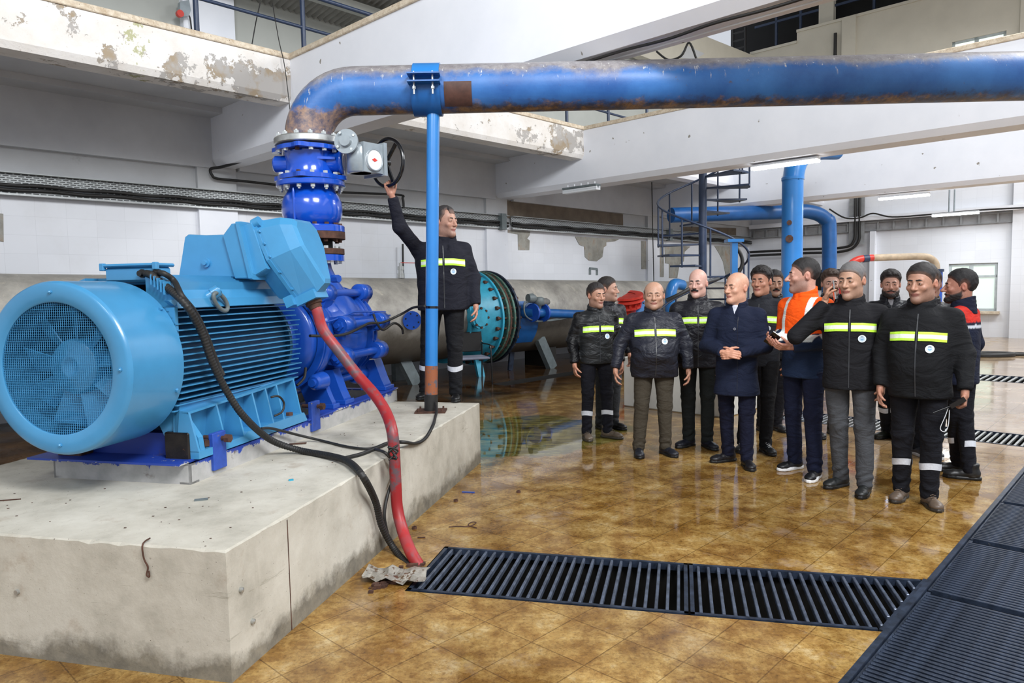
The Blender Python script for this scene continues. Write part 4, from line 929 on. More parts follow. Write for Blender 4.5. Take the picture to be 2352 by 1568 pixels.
mb = MB(); mb.lathe(HW, GN, [(-.025, .034), (.015, .034)], 16); mb.build('hub', M['black'], hwo)
# ------------------------------------------------------------------ overhead pipe, clamp, support pole
op = thing('overhead_pipe', 'large dirty blue pipe rising in an elbow and crossing overhead to the right', 'pipe', rz(2.83))
mb = MB(); mb.lathe(rz(2.822), TILT, [(0, .12), (0, .275), (.008, .282), (.05, .282), (.058, .276), (.058, .1)], 72); mb.build('steel_flange', M['steel'], op)
for k in range(14):
    a = 2 * PI * k / 14 + .1; d = XR * math.cos(a) + YR * math.sin(a)
    mb = MB(); mb.hexa(rz(2.88) + d * .247, TILT, .022, .024); mb.lathe(rz(2.904) + d * .247, TILT, [(0, .012), (.01, .01)], 8); mb.build('flange_nut', M['zinc'], op)
b0 = rz(2.87); R_ = .40; pts = [b0]
for k in range(13):
    a = PI / 2 * k / 12; pts.append(b0 + Vector((R_ * (1 - math.cos(a)), 0, R_ * math.sin(a) - .0)))
for i in range(1, 31): pts.append(Vector((pts[13].x + i * .265, 6.10 - .0006 * i, pts[13].z + .0008 * i)))
mb = MB(); mb.tube(pts, .196, 56); mb.build('pipe_run', M['overpipe'], op)
PZC = pts[13].z
mb = MB(); mb.tube([Vector((x, 6.1, PZC)) for x in (-.5, -.38)], .1985, 48, False)
# bare brown steel patch painted out beside the clamp
rings = []
for x in (-.515, -.29): rings.append([Vector((x, 6.1 - .2005 * math.cos(a), PZC - .2005 * math.sin(a))) for a in [i * 1.05 / 24 - .05 for i in range(25)]])
mb = MB(); mb.add(rings[0] + rings[1], [(i, i + 1, i + 26, i + 25) for i in range(24)], True); mb.build('bare_patch', paint('brown_primer', (78, 50, 42), .6, 0, .2, 20, .1), op)
cl = thing('support_clamp', 'bright blue two-part saddle clamp round the overhead pipe on its pole', 'clamp', Vector((-.655, 6.09, 3.0)))
def shell(x0, x1, r0, r1, a0, a1, n=60):
    mb = MB(); rings = []
    for i in range(n + 1):
        a = a0 + (a1 - a0) * i / n; d = Vector((0, -math.cos(a), math.sin(a))); c = Vector((0, 6.1, PZC))
        rings.append([c + Vector((x0, 0, 0)) + d * r0, c + Vector((x1, 0, 0)) + d * r0, c + Vector((x1, 0, 0)) + d * r1, c + Vector((x0, 0, 0)) + d * r1])
    return mb.prism(rings, True, False)
shell(-.775, -.555, .199, .212, .22, PI - .22).build('upper_strap', M['ltblue'], cl)
shell(-.785, -.55, .199, .216, -PI - .0, -.0).build('lower_saddle', M['midblue'], cl)
for y0, y1 in ((5.80, 5.90), (6.30, 6.38)):
    for z in (PZC + .05, PZC - .012):
        mb = MB(); mb.box((-.80, y0, z), (-.54, y1, z + .012)); mb.build('clamp_ear', M['midblue'], cl)
    for x in (-.75, -.60):
        mb = MB(); y = (y0 + y1) / 2; mb.rod((x, y, PZC - .10), (x, y, PZC + .08), .008, 8); mb.hexa(Vector((x, y, PZC - .06)), UP, .015, .02); mb.build('clamp_stud', M['zinc'], cl)
pb = P_(5.713, -2.088, PZ)
pole = thing('support_pole', 'upright blue support pole with a rusty foot standing on the plinth edge', 'pole', pb)
pt = Vector((-.625, 6.09, PZC - .20)); Lp = pt - pb
def pl_(t): return pb + Lp * t
mb = MB(); mb.rod(pl_(.155), pl_(1), .054, 28); mb.build('shaft', M['ltblue'], pole)
mb = MB(); mb.rod(pl_(.055), pl_(.158), .055, 28); mb.build('rusty_sleeve', paint('rust_streaked_pole_foot', (96, 92, 100), .7, .1, .2, 10, .3, c2=(150, 88, 56), thr=.45), pole)
mb = MB(); mb.rod(pl_(0), pl_(.06), .058, 24); mb.build('tape_wrap', M['rubber'], pole)
for t in (.352,):
    mb = MB(); mb.rod(pl_(t), pl_(t + .008), .0565, 24); mb.build('tape_band', M['black'], pole)
mb = MB(); mb.box((pb.x - .13, pb.y - .10, PZ), (pb.x + .13, pb.y + .10, PZ + .014)); mb.build('foot_plate', M['rust'], pole)
for dx, dy in ((-.10, -.07), (.10, -.07), (.1, .07), (-.1, .07)):
    mb = MB(); mb.rod(pb + Vector((dx, dy, 0)), pb + Vector((dx, dy, .035)), .008, 8); mb.build('anchor_bolt', M['rust'], pole)
# ------------------------------------------------------------------ red conduit and black hoses
def path(spec):
    out = []
    for s in spec:
        if len(s) == 4 and s[0] == 'q': out.append(onq(s[1], s[2], s[3]))
        elif s[0] == 'z': out.append(onz(s[1], s[2], s[3]))
        elif s[0] == 'p': out.append(P_(*s[1:]))
        else: out.append(s[1])
    return out
gk = gl + dn * .06
rp = path([('v', gk), ('v', gk + dn * .05), ('q', 742, 757, -2.32), ('q', 778, 806, -2.22), ('q', 822, 862, -2.08), ('q', 862, 908, -1.93), ('q', 887, 948, -1.83), ('q', 901, 992, -1.75), ('q', 906, 1050, -1.735), ('q', 909, 1110, -1.73), ('q', 913, 1170, -1.72), ('q', 926, 1222, -1.66), ('q', 944, 1268, -1.56), ('z', 968, 1308, -.03)])
mb = MB(); mb.tube(smooth_path(rp, 8), .036, 20); mb.build('red_conduit', M['redpipe'], label='thick red and grey conduit curving from the motor terminal hood to the floor drain', category='conduit')
mb = MB(); c = onq(902, 1038, -1.69)
mb.tube(smooth_path([c + Vector((.03 * math.cos(k * 2.1), .03 * math.sin(k * 3.3) - .02, .04 * math.sin(k * 1.3))) for k in range(14)], 4), .006, 6)
mb.build('tape_knot', M['rubber'], label='messy black tape knot tied on the red conduit at the plinth edge', category='tape')
def hose(label, pts, r, ribbed=True, name='corrugated_hose', cat='hose'):
    P2 = smooth_path(pts, 26 if ribbed else 10); 
    mb = MB()
    if ribbed:
        L = [0]
        for a, b in zip(P2, P2[1:]): L.append(L[-1] + (b - a).length)
        n = int(L[-1] / .006); Q = []; j = 0
        for i in range(n):
            s = L[-1] * i / (n - 1)
            while j < len(L) - 2 and L[j + 1] < s: j += 1
            t = (s - L[j]) / max(1e-6, L[j + 1] - L[j]); Q.append(P2[j] + (P2[j + 1] - P2[j]) * t)
        mb.tube(Q, [r * (1.0 if (i // 1) % 3 else .82) for i in range(n)], 12)
    else: mb.tube(P2, r, 10)
    return mb.build(name, M['rubber'], label=label, category=cat)
hp = path([('v', jp(336, 628, 3.40)), ('v', jp(348, 632, 3.36)), ('q', 378, 655, -2.76), ('q', 425, 698, -2.60), ('q', 462, 760, -2.58), ('q', 487, 830, -2.57), ('q', 522, 900, -2.555), ('q', 562, 958, -2.52), ('q', 622, 1010, -2.53), ('z', 690, 1034, PZ + .025), ('z', 760, 1047, PZ + .025), ('z', 800, 1060, PZ + .028), ('q', 832, 1092, -1.755), ('q', 862, 1150, -1.76), ('q', 876, 1205, -1.76), ('q', 900, 1252, -1.72), ('q', 925, 1284, -1.62), ('z', 953, 1312, -.02)])
hose('ribbed black hose looping from the small junction box over the plinth edge', hp, .0215)
hose('second thinner black hose beside the ribbed hose on the motor flank', path([('v', jp(366, 628, 3.40)), ('v', jp(376, 628, 3.36)), ('q', 400, 645, -2.72), ('q', 418, 680, -2.62), ('q', 447, 716, -2.63), ('q', 472, 765, -2.63), ('q', 497, 830, -2.62), ('q', 512, 862, -2.6)]), .016, False, 'black_hose')
hose('thin black cable lying over the plinth top to the tape knot', path([('q', 600, 984, -2.59), ('q', 625, 984, -2.58), ('q', 690, 1000, -2.56), ('z', 740, 1012, PZ + .012), ('z', 800, 1026, PZ + .012), ('z', 850, 1030, PZ + .012), ('z', 885, 1018, PZ + .014)]), .009, False, 'black_cable', 'cable')
hose('black cable running from the pole foot along the plinth edge to the hose', path([('q', 1000, 925, -2.03), ('q', 1003, 942, -1.98), ('z', 1000, 957, PZ + .014), ('q', 995, 975, -1.785), ('q', 978, 1005, -1.785), ('q', 955, 1018, -1.785), ('q', 925, 1015, -1.785), ('z', 895, 1016, PZ + .02), ('z', 865, 1028, PZ + .016), ('z', 830, 1042, PZ + .014), ('z', 790, 1052, PZ + .014)]), .012, False, 'black_cable', 'cable')
hose('black cable dropping down the plinth side beside the ribbed hose', path([('z', 862, 1032, PZ + .02), ('q', 885, 1040, -1.78), ('q', 905, 1065, -1.77), ('q', 908, 1090, -1.77), ('q', 892, 1130, -1.775), ('q', 883, 1180, -1.775), ('q', 890, 1225, -1.76), ('q', 905, 1262, -1.70)]), .010, False, 'black_cable', 'cable')
hose('black cable looped on the pump flank and tied to the support pole', path([('q', 712, 771, -2.60), ('q', 765, 771, -2.56), ('q', 800, 765, -2.56), ('q', 835, 748, -2.56), ('q', 850, 742, -2.56), ('q', 880, 740, -2.55), ('q', 920, 722, -2.45), ('q', 950, 706, -2.3), ('q', 978, 704, -2.16), ('v', pl_(.353) + Vector((-.055, -.03, .02)))]), .011, False, 'black_cable', 'cable')
hose('short black cable loop hanging at the end of the pump', path([('q', 858, 722, -2.6), ('q', 866, 742, -2.56), ('q', 880, 757, -2.55), ('q', 905, 742, -2.5), ('q', 922, 752, -2.5), ('q', 926, 766, -2.5)]), .011, False, 'black_cable', 'cable')
hose('short black cable drooping under the motor end', path([('q', 702, 845, -2.72), ('q', 698, 868, -2.70), ('q', 682, 885, -2.72)]), .01, False, 'black_cable', 'cable')
hose('black earth lead curling over the motor foot', path([('q', 622, 912, -2.60), ('q', 640, 910, -2.57), ('q', 652, 925, -2.57), ('q', 648, 945, -2.57), ('q', 630, 955, -2.60)]), .007, False, 'black_cable', 'cable')
# ------------------------------------------------------------------ floor grates
def copy_part(o, parent, d):
    c = o.copy(); col.objects.link(c); c.parent = parent; c.location = Vector(c.location) + d; return c
def grate_cross(label, q0, q1):
    g = thing('drain_grate', label, 'grate', P_(3.78, (q0 + q1) / 2, 0), -YP, None); p0, p1 = G1[0] + .01, G1[1] - .01
    for a in (p0, p1 - .022):
        mb = MB(); qe = min(q1, MP.inverted().__matmul__(corner(a)).x - .02); pbox(mb, a, a + .022, q0, qe, -.035, .004); mb.build('frame_bar', M['darksteel'], g)
    for qq in ((q0, q1 - .02) if q0 < -1.3 else (q0,)):
        mb = MB(); pbox(mb, p0, p1, qq, qq + .02, -.035, .004); mb.build('frame_bar', M['darksteel'], g)
    k = 0; q = q0 + .05
    while q < q1 - .035 or (q1 > .9 and q < 1.27):
        # bars are cut short where the long channel crosses
        vn = MW @ Vector((1, 0, 0)); pe = p1 - .01; a = P_(p0, q, 0).dot(vn)
        pb_ = p0 + .01
        while P_(pb_, q, 0).dot(vn) > CH[0] - .02 and pb_ < pe: pb_ += .01
        if pe - pb_ > .03: mb = MB(); pbox(mb, pb_, pe, q - .008, q + .008, -.03, .0, .003); mb.build('bar', M['gratebar'], g)
        q += .0545
    return g
grate_cross('left panel of the open bar grate across the foreground, beside the conduit foot', G1[2] + .01, .035)
grate_cross('right panel of the foreground cross grate, cut off by the long channel', .045, 1.28)
mb = MB(); a = corner(G1[0] + .005); b = corner(G1[1] - .005); mb.bar(a + Vector((0, 0, -.01)), b + Vector((0, 0, -.01)), .03, .03); mb.build('grate_edge_bar', M['darksteel'], label='dark angle bar closing the slanted end of the cross grate', category='bar')
mb = MB(); wbox(mb, 1.25, 8.9, CH[0] + .002, CH[0] + .03, -.05, .006); mb.build('channel_edge_rail', M['darksteel'], label='long dark edge rail of the wide drain channel at right', category='rail')
def grate_w(label, w0, w1, v0, v1, pitch=.034, group=None, dz=0, bw=.009):
    g = thing('drain_grate', label, 'grate', W_((w0 + w1) / 2, (v0 + v1) / 2, dz), -YW, group)
    for a in (v0, v1 - .02, (v0 + v1) / 2):
        mb = MB(); wbox(mb, w0, w1, a, a + .02, -.045 + dz, -.006 + dz); mb.build('frame_bar', M['darksteel'], g)
    mb = MB(); wbox(mb, w0 + .01, w0 + .01 + bw * 2, v0 + .01, v1 - .01, -.03 + dz, .0 + dz, .003); o = mb.build('bar', M['darksteel'], g)
    n = int((w1 - w0 - .03) / pitch)
    for i in range(1, n): copy_part(o, g, Vector((0, i * pitch, 0)))
for w0, w1, lab in ((1.85, 2.83, 'nearest panel of the wide drain channel at bottom right'), (2.86, 4.05, 'second panel of the wide drain channel, level with the cross grate'), (4.07, 5.04, 'third panel of the wide drain channel, just beyond the cross grate'), (5.06, 6.05, 'fourth panel of the wide drain channel, bluish and wet by the brown boots'), (6.07, 7.1, 'fifth panel of the wide drain channel, beyond the brown boots'), (7.12, 8.15, 'farthest panel of the wide drain channel, before the crossing bar grate')):
    grate_w(lab, w0, w1, CH[0] + .035, CH[1] - .02, dz=-.03 if w0 < 2 else 0)
def grate_v(label, w0, w1, v0, v1, pitch):
    g = thing('drain_grate', label, 'grate', W_((w0 + w1) / 2, (v0 + v1) / 2, 0), -YW)
    for a in (w0, w1 - .02):
        mb = MB(); wbox(mb, a, a + .02, v0, v1, -.04, .003); mb.build('frame_bar', M['darksteel'], g)
    mb = MB(); d = (w1 - w0); c = W_(w0 + .02, v0 + .03, -.012); e = W_(w1 - .02, v0 + .03 , -.012); mb.bar(c, e, pitch * .36, .02); o = mb.build('bar', M['steel'], g)
    for i in range(1, int((v1 - v0 - .05) / pitch)): copy_part(o, g, Vector((i * pitch, 0, 0)))
grate_v('bar grate behind the group, left stretch seen between their legs', 8.18, 8.82, -3.48, -1.0, .056)
grate_v('bar grate on the right behind the group, nearer of the two far drains', 8.18, 8.82, -.98, 2.4, .056)
grate_v('farthest bar grate on the right near the hose coil', 13.22, 14.08, -5.4, 3.2, .10)
# ------------------------------------------------------------------ great grey main along the wall
MV, MZ, MR = -9.7, 1.09, .72
wa = MW @ Vector((0, 1, 0)); va = MW @ Vector((1, 0, 0))
def mc(w): return W_(w, MV, MZ - (w - 7) * .012)
bp = thing('water_main', 'huge peeled grey water main lying along the tiled wall', 'pipe', W_(12, MV, .3), -YW)
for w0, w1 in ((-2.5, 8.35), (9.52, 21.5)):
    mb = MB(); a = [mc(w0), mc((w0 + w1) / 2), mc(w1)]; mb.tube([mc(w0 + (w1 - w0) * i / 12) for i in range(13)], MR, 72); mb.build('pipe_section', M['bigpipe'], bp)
mb = MB(); mb.tube([mc(-2.5), mc(1.05)], MR + .006, 64); mb.build('black_bitumen_wrap', M['rubber'], bp)
mb = MB(); rings = []
for w in (9.62, 10.2): rings.append([mc(w) + (va * math.cos(a) + UP * math.sin(a)) * (MR + .004) for a in [(-.75 + i * .09) for i in range(14)]])
mb.add(rings[0] + rings[1], [(i, i + 1, i + 15, i + 14) for i in range(13)], True); mb.build('blue_paint_band', M['midblue'], bp)
vb = thing('flanged_valve', 'turquoise flanged valve body bolted into the grey water main', 'valve', W_(8.9, MV, .1), -YW)
mb = MB(); mb.soft(mc(8.36), wa, [(0, .80), (.04, .80), (.05, .70), (.3, .72), (.55, .79), (.72, .84)], 72); mb.build('body', M['cyanvalve'], vb)
for d, r, m in ((.70, .88, 'cyanvalve'), (.86, .865, 'greenrust'), (.93, .85, 'rust'), (1.02, .865, 'greenrust'), (1.12, .88, 'darksteel')):
    mb = MB(); mb.lathe(mc(8.36 + d), wa, [(0, .6), (0, r), (.045, r), (.045, .6)], 72, False); mb.build('flange_ring', M[m], vb)
for k in range(28):
    a = 2 * PI * k / 28; d = va * math.cos(a) + UP * math.sin(a)
    mb = MB(); mb.rod(mc(8.99) + d * .825, mc(9.60) + d * .815, .021, 8); mb.hexa(mc(8.96) + d * .825, wa, .036, .05); mb.hexa(mc(9.54) + d * .815, wa, .036, .05); mb.build('stud_bolt', M['rust'], vb)
c0 = onv(742 * .3443 + 850, 900 * .3443 + 420, -8.80)
mb = MB(); mb.soft(c0 - va * .35, va, [(0, .17), (.28, .165), (.30, .17)], 32); mb.lathe(c0 - va * .06, va, [(0, .1), (0, .19), (.05, .19), (.05, .15), (.07, .15)], 36); mb.build('shaft_cover', M['cyanvalve'], vb)
for k in range(8):
    a = 2 * PI * k / 8; mb = MB(); mb.hexa(c0 - va * .01 + (wa * math.cos(a) + UP * math.sin(a)) * .165, va, .022, .03); mb.build('cover_bolt', M['rust'], vb)
mb = MB(); x = mc(8.95) + va * .3 - UP * .70; mb.bar(x, x + va * .1 - UP * .38, .16, .05); mb.build('support_foot', M['cyanvalve'], vb)
# legs of the main
for i, (lab, px, py) in enumerate((('grey green angled steel leg under the water main, left of the pole', 955, 882), ('grey leg under the water main right of the flanged valve', 1268, 845), ('short grey concrete-like leg under the water main left of the angled leg', 918, 872))):
    f = onz(px, py); g_ = MW.inverted() @ f; top = W_(g_.y - (.32 if i != 2 else 0), g_.x - .05 if i != 2 else g_.x, .62); mb = MB(); wd = .26 if i == 2 else .2
    mb.bar(f, top, wd, .12, va); mb.build('pipe_support_strut', M['leg'], label=lab, category='strut')
mb = MB(); f = onz(1172, 850); mb.bar(f, f + UP * .35 + wa * .05, .12, .04, va); mb.build('pipe_prop', M['darksteel'], label='short blue grey prop plate under the flange bolts', category='prop')
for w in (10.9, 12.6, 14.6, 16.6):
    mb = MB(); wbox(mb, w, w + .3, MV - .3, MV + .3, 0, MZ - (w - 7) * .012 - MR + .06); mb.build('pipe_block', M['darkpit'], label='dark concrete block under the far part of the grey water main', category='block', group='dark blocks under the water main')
# small kit on the main
kv = thing('ball_valve', 'small steel ball valve with a red lever on top of the water main', 'valve', onv(921, 628, MV + .1))
c = onv(921, 632, MV + .1)
mb = MB(); mb.lathe(c - UP * .05, UP, [(0, .06), (.08, .06), (.08, .045), (.14, .045), (.14, .055), (.2, .055), (.2, .03), (.26, .03)], 14); mb.build('body', M['steel'], kv)
mb = MB(); mb.bar(c + UP * .21, c + UP * .20 + Vector((.32, 0, 0)), .04, .012); mb.build('lever', M['red'], kv)
bf = thing('blind_flange_stub', 'small bright blue flanged stub low on the water main behind the pole', 'flange', onv(948, 738, -8.9))
c = onv(945, 735, -8.93); d = (va * .9 - wa * .35 - UP * .1).normalized()
mb = MB(); mb.soft(c - d * .3, d, [(0, .09), (.3, .1)], 20); mb.build('stub', M['blue'], bf)
mb = MB(); mb.lathe(c, d, [(0, .15), (.04, .15)], 24); mb.build('flange', M['blue'], bf)
u_ = d.orthogonal().normalized(); w_ = d.cross(u_)
for k in range(6):
    a = PI / 3 * k; mb = MB(); mb.lathe(c + (u_ * math.cos(a) + w_ * math.sin(a)) * .11, d, [(0, .014), (.045, .014)], 8); mb.build('bolt_hole', M['dark'], bf)
# bypass line with actuator
by = thing('bypass_pipe', 'slim blue bypass pipe with a small valve running right from the main', 'pipe', onv(1260, 735, -8.85))
a = onv(1197, 718, -9.0); b = onv(1228, 718, -8.75); e = onv(1340, 722, -8.75)
mb = MB(); mb.rod(a - va * .2, b, .10, 20); mb.rod(b, e, .085, 20); mb.build('pipe_run', M['midblue'], by)
for x in (1222, 1246):
    mb = MB(); mb.lathe(onv(x, 718, -8.75), wa, [(0, .17), (.04, .17)], 24); mb.build('flange', M['blue'], by)
ac = thing('valve_actuator', 'dusty grey electric actuator with thin conduits above the bypass pipe', 'actuator', onv(1236, 700, -8.75))
c = onv(1236, 694, -8.75)
mb = MB(); mb.soft(c - UP * .18, UP, [(0, .05), (.12, .06), (.14, .11), (.26, .11), (.28, .07)], 20); mb.build('gear_case', M['leg'], ac)
mb = MB(); mb.soft(c - wa * .05, wa, [(0, .06), (.02, .075), (.28, .075), (.30, .05), (.34, .05)], 20); mb.build('motor_can', paint('dusty_grey', (112, 112, 110), .6), ac)
mb = MB(); mb.soft(c - wa * .28 + UP * .08, wa + va * .2, [(0, .08), (.1, .09), (.16, .06)], 20); mb.build('end_can', M['leg'], ac)
for k in (0, 1):
    mb = MB(); mb.tube(smooth_path([c - wa * .25 + UP * .02, c - wa * .38 - UP * .05 * k, c - wa * .36 - UP * .22, c - wa * .15 - UP * .33, c + wa * (.1 + .2 * k) - UP * .36, c + wa * (.6 + .4 * k) - UP * .32], 6), .014, 6); mb.build('flexible_lead', M['leg'], ac)
# red flap valve on the main and blue blind flange
rf = thing('red_flap_valve', 'bright red ribbed bell valve on the water main behind the stout man', 'valve', onv(1430, 700, -9.0))
c = onv(1440, 722, -9.1); d = (UP * .95 - wa * .22 + va * .1).normalized()
mb = MB(); mb.soft(c - d * .25, d, [(0, .20), (.3, .2), (.42, .24), (.5, .27), (.55, .32), (.57, .37)], 36); mb.build('bell', M['red'], rf)
for dd, r in ((.42, .33), (.58, .40), (.66, .38)):
    mb = MB(); mb.lathe(c - d * .25, d, [(dd, .2), (dd, r), (dd + .05, r), (dd + .05, .2)], 40, False); mb.build('ring', M['red'], rf)
u_ = d.orthogonal().normalized(); w_ = d.cross(u_)
for k in range(14):
    a = 2 * PI * k / 14; x = c + (u_ * math.cos(a) + w_ * math.sin(a)) * .31; mb = MB(); mb.bar(x + d * .19, x + d * .36, .05, .05); mb.build('rib', M['red'], rf)
mb = MB(); mb.lathe(c - d * .25, d, [(.66, .3), (.70, .2), (.70, 0)], 30); mb.build('cap', M['red'], rf)
bl = thing('blue_pipe_flange', 'light blue drilled flange peeking beside the red valve', 'flange', onv(1478, 712, -8.9))
c = onv(1478, 722, -8.8); d = Vector((-.15, -1, .1)).normalized(); u_ = d.orthogonal().normalized(); w_ = d.cross(u_)
mb = MB(); mb.lathe(c, d, [(0, .30), (.05, .30)], 40); mb.build('flange', M['ltblue'], bl)
mb = MB(); mb.lathe(c, -d, [(0, .2), (.5, .2)], 24); mb.build('stub', M['ltblue'], bl)
for k in range(16):
    a = 2 * PI * k / 16; mb = MB(); mb.lathe(c + (u_ * math.cos(a) + w_ * math.sin(a)) * .25, d, [(.0, .018), (.054, .018)], 8); mb.build('bolt_hole', M['dark'], bl)
mb = MB(); a = onv(1355, 631, MV); mb.bar(a, a + UP * .14, .05, .05); b = onv(1371, 632, MV); mb.bar(b, b + UP * .14, .05, .05); mb.bar(a + UP * .14, b + UP * .14, .05, .05); mb.build('lifting_lug', M['leg'], label='small grey lifting lug standing on top of the water main', category='lug')
mb = MB(); c = onv(1541, 665, -8.8); mb.tube(smooth_path([c - UP * .6, c - UP * .1, c + wa * .15 + UP * .12, c + wa * .5 + UP * .1], 6), .13, 20); mb.build('blue_branch_pipe', M['ltblue'], label='blue branch pipe bend rising behind the stout man’s shoulder'.replace('’', "'"), category='pipe')
# ------------------------------------------------------------------ chair behind the man on the plinth
ch = thing('tube_chair', 'black tubular armchair with a grey seat standing behind the plinth', 'chair', onz(1085, 880), .35)
T = WM[ch.name]
def tl(x, y, z): return T @ Vector((x, y, z))
mb = MB(); mb.box((-.25, -.24, .42), (.25, .24, .46), T, .012); mb.build('seat', paint('grey_seat_fabric', (138, 142, 160), .8), ch)
mb = MB(); mb.box((-.24, .22, .52), (.24, .26, .86), T, .012); mb.build('backrest', M['rubber'], ch)
for sx in (-1, 1):
    mb = MB(); mb.tube(smooth_path([tl(sx * .27, -.26, 0), tl(sx * .27, -.24, .4), tl(sx * .27, -.2, .63), tl(sx * .27, -.1, .66), tl(sx * .27, .2, .66), tl(sx * .26, .26, .7), tl(sx * .25, .27, .86)], 6), .013, 8); mb.build('front_leg', M['black'], ch)
    mb = MB(); mb.tube([tl(sx * .26, .27, 0), tl(sx * .26, .24, .66)], .013, 8); mb.build('rear_leg', M['black'], ch)
    mb = MB(); mb.tube([tl(sx * .26, -.24, .43), tl(sx * .26, .25, .43)], .011, 8); mb.build('seat_rail', M['black'], ch)
# ------------------------------------------------------------------ white block, blue risers and pipes of the far bay
mb = MB(); wbox(mb, 7.85, 9.4, -5.42, -3.95, 0, .66, .012); mb.build('white_plinth_block', paint('dirty_white_block', (214, 214, 208), .7, 0, .06, 2, .1, c2=(168, 150, 120), thr=.7), label='white painted concrete block behind the men', category='block')
def vpipe(name, label, c, r, z0, z1, mat, bend=None):
    t = thing(name, label, 'pipe', (c.x, c.y, z0)); pts = [Vector((c.x, c.y, z0)), Vector((c.x, c.y, z1))]
    if bend: pts = [Vector((c.x, c.y, z0)), Vector((c.x, c.y, z1 - .35)), Vector((c.x, c.y, z1 - .1))] + bend
    mb = MB(); mb.tube(smooth_path(pts, 8) if bend else pts, r, 32); mb.build('pipe_run', M[mat], t); return t
c = onY(1820, 500, 14.2)
t1 = vpipe('blue_riser', 'light blue riser pipe with two rust spots under the lit lamp', c, .20, 0, 3.7, 'ltblue', [c + Vector((.1, .03, 3.98 - c.z)), c + Vector((.4, .1, 4.2 - c.z)), c + Vector((1.0, .3, 4.25 - c.z))])
for y, r in ((511, .05), (548, .075)):
    p = onY(1813, y, 14.2 - .197); mb = MB(); mb.lathe(p + Vector((0, .004, 0)), (-.18, -1, 0), [(0, r), (.008, r)], 9); mb.build('rust_spot', M['rust'], t1)
mb = MB(); mb.lathe(Vector((c.x, c.y, 3.62)), UP, [(0, .215), (.05, .215)], 32); mb.build('weld_ring', M['ltblue'], t1)
a = onY(1904, 600, 18.6); zt = 3.42
l0 = onY(1560, 512, 17.2); l0.z = zt - .15
t2 = thing('far_blue_pipe', 'blue pipe running under the far beam and turning down beside the riser', 'pipe', (a.x, a.y, 0))
mb = MB(); mb.tube(smooth_path([l0 + (l0 - Vector((a.x, a.y, zt))) * .05, Vector((a.x - 1.4, a.y - .35, zt - .02)), Vector((a.x - .6, a.y - .12, zt)), Vector((a.x - .12, a.y, zt - .18)), Vector((a.x, a.y, zt - .6)), Vector((a.x, a.y, 0))], 8), .18, 28); mb.build('pipe_run', M['midblue'], t2)
ub = thing('u_pipe', 'red and beige inverted U pipe standing behind the group at right', 'pipe', onY(2150, 700, 14))
YU = 13.5; P1 = [onY(x, y, YU) for x, y in ((1935, 660), (1945, 625), (1958, 603), (1978, 594), (2005, 592))]
P2 = [onY(x, y, YU) for x, y in ((2005, 592), (2060, 590), (2118, 589), (2138, 594), (2149, 606), (2151, 626))]
mb = MB(); mb.tube(smooth_path(P1, 6), .065, 20); mb.build('red_section', M['red'], ub)
mb = MB(); mb.tube(smooth_path(P2, 6), .065, 20); mb.build('beige_section', paint('dusty_beige_pipe', (186, 166, 140), .6, 0, .15, 8, .1, c2=(150, 90, 70), thr=.66), ub)
mb = MB(); mb.tube([onY(1982, 594, YU), onY(1995, 593, YU)], .072, 20); mb.build('coupling_sleeve', M['navy'], ub)
b = onY(2152, 618, YU); mb = MB(); mb.lathe(b, -UP, [(0, .12), (.05, .12)], 24); mb.build('flange', M['navy'], ub)
mb = MB(); mb.rod(b - UP * .05, Vector((b.x, b.y, .3)), .10, 20); mb.build('lower_leg', M['blue'], ub)
bb = onY(1935, 660, YU); mb = MB(); mb.rod(bb, Vector((bb.x - .03, bb.y, .3)), .065, 16); mb.build('red_leg', M['red'], ub)
mb = MB(); cbx = (bb + b) / 2; mb.box((bb.x - .4, bb.y - .4, 0), (b.x + .5, b.y + .5, .34)); mb.build('low_plinth', M['white'], label='low pale plinth hidden behind the men under the U pipe', category='block')
# blue T stand
ts = thing('t_stand', 'light blue T shaped post in front of the spiral stair', 'stand', Vector(onY(1686, 560, 11.2)[:2] + (0,)) if False else Vector((onY(1686, 560, 11.2).x, 11.2, 0)))
p = onY(1686, 556, 11.2)
mb = MB(); mb.box((p.x - .045, 11.15, .0), (p.x + .045, 11.25, p.z)); mb.build('post', M['ltblue'], ts)
mb = MB(); mb.box((p.x - .125, 11.1, p.z), (p.x + .125, 11.3, p.z + .045)); mb.build('crossbar', M['ltblue'], ts)
# hose coil far right
hc = MB(); c = onz(2290, 817); pts = []
for k in range(90): a = k * .42; r = .26 + .07 * math.sin(k * .21); pts.append(c + Vector((math.cos(a) * r * 1.5 - .1, math.sin(a) * r, .02 + .0004 * k)))
pts += [c + Vector((.35, .1, .03)), c + Vector((.5, .16, .03)), c + Vector((.62, .0, .03)), c + Vector((.5, -.12, .03)), c + Vector((.3, -.1, .03))]
hc.tube(smooth_path(pts, 2), .03, 8); hc.build('hose_coil', M['rubber'], label='coil of black hose lying on the far floor at right', category='hose')
# cables hanging near the stair foot
wire('thick black cable sagging from behind the stout man to the stair', [onY(1530, 690, 10.2), onY(1560, 676, 10.2), onY(1600, 655, 10.4), onY(1650, 640, 11)], .03)
wire('black cable bulging beside the blue T post', [onY(1690, 566, 11.6), onY(1702, 585, 11.6), onY(1705, 605, 11.6), onY(1696, 625, 11.6), onY(1670, 640, 11.6)], .03)
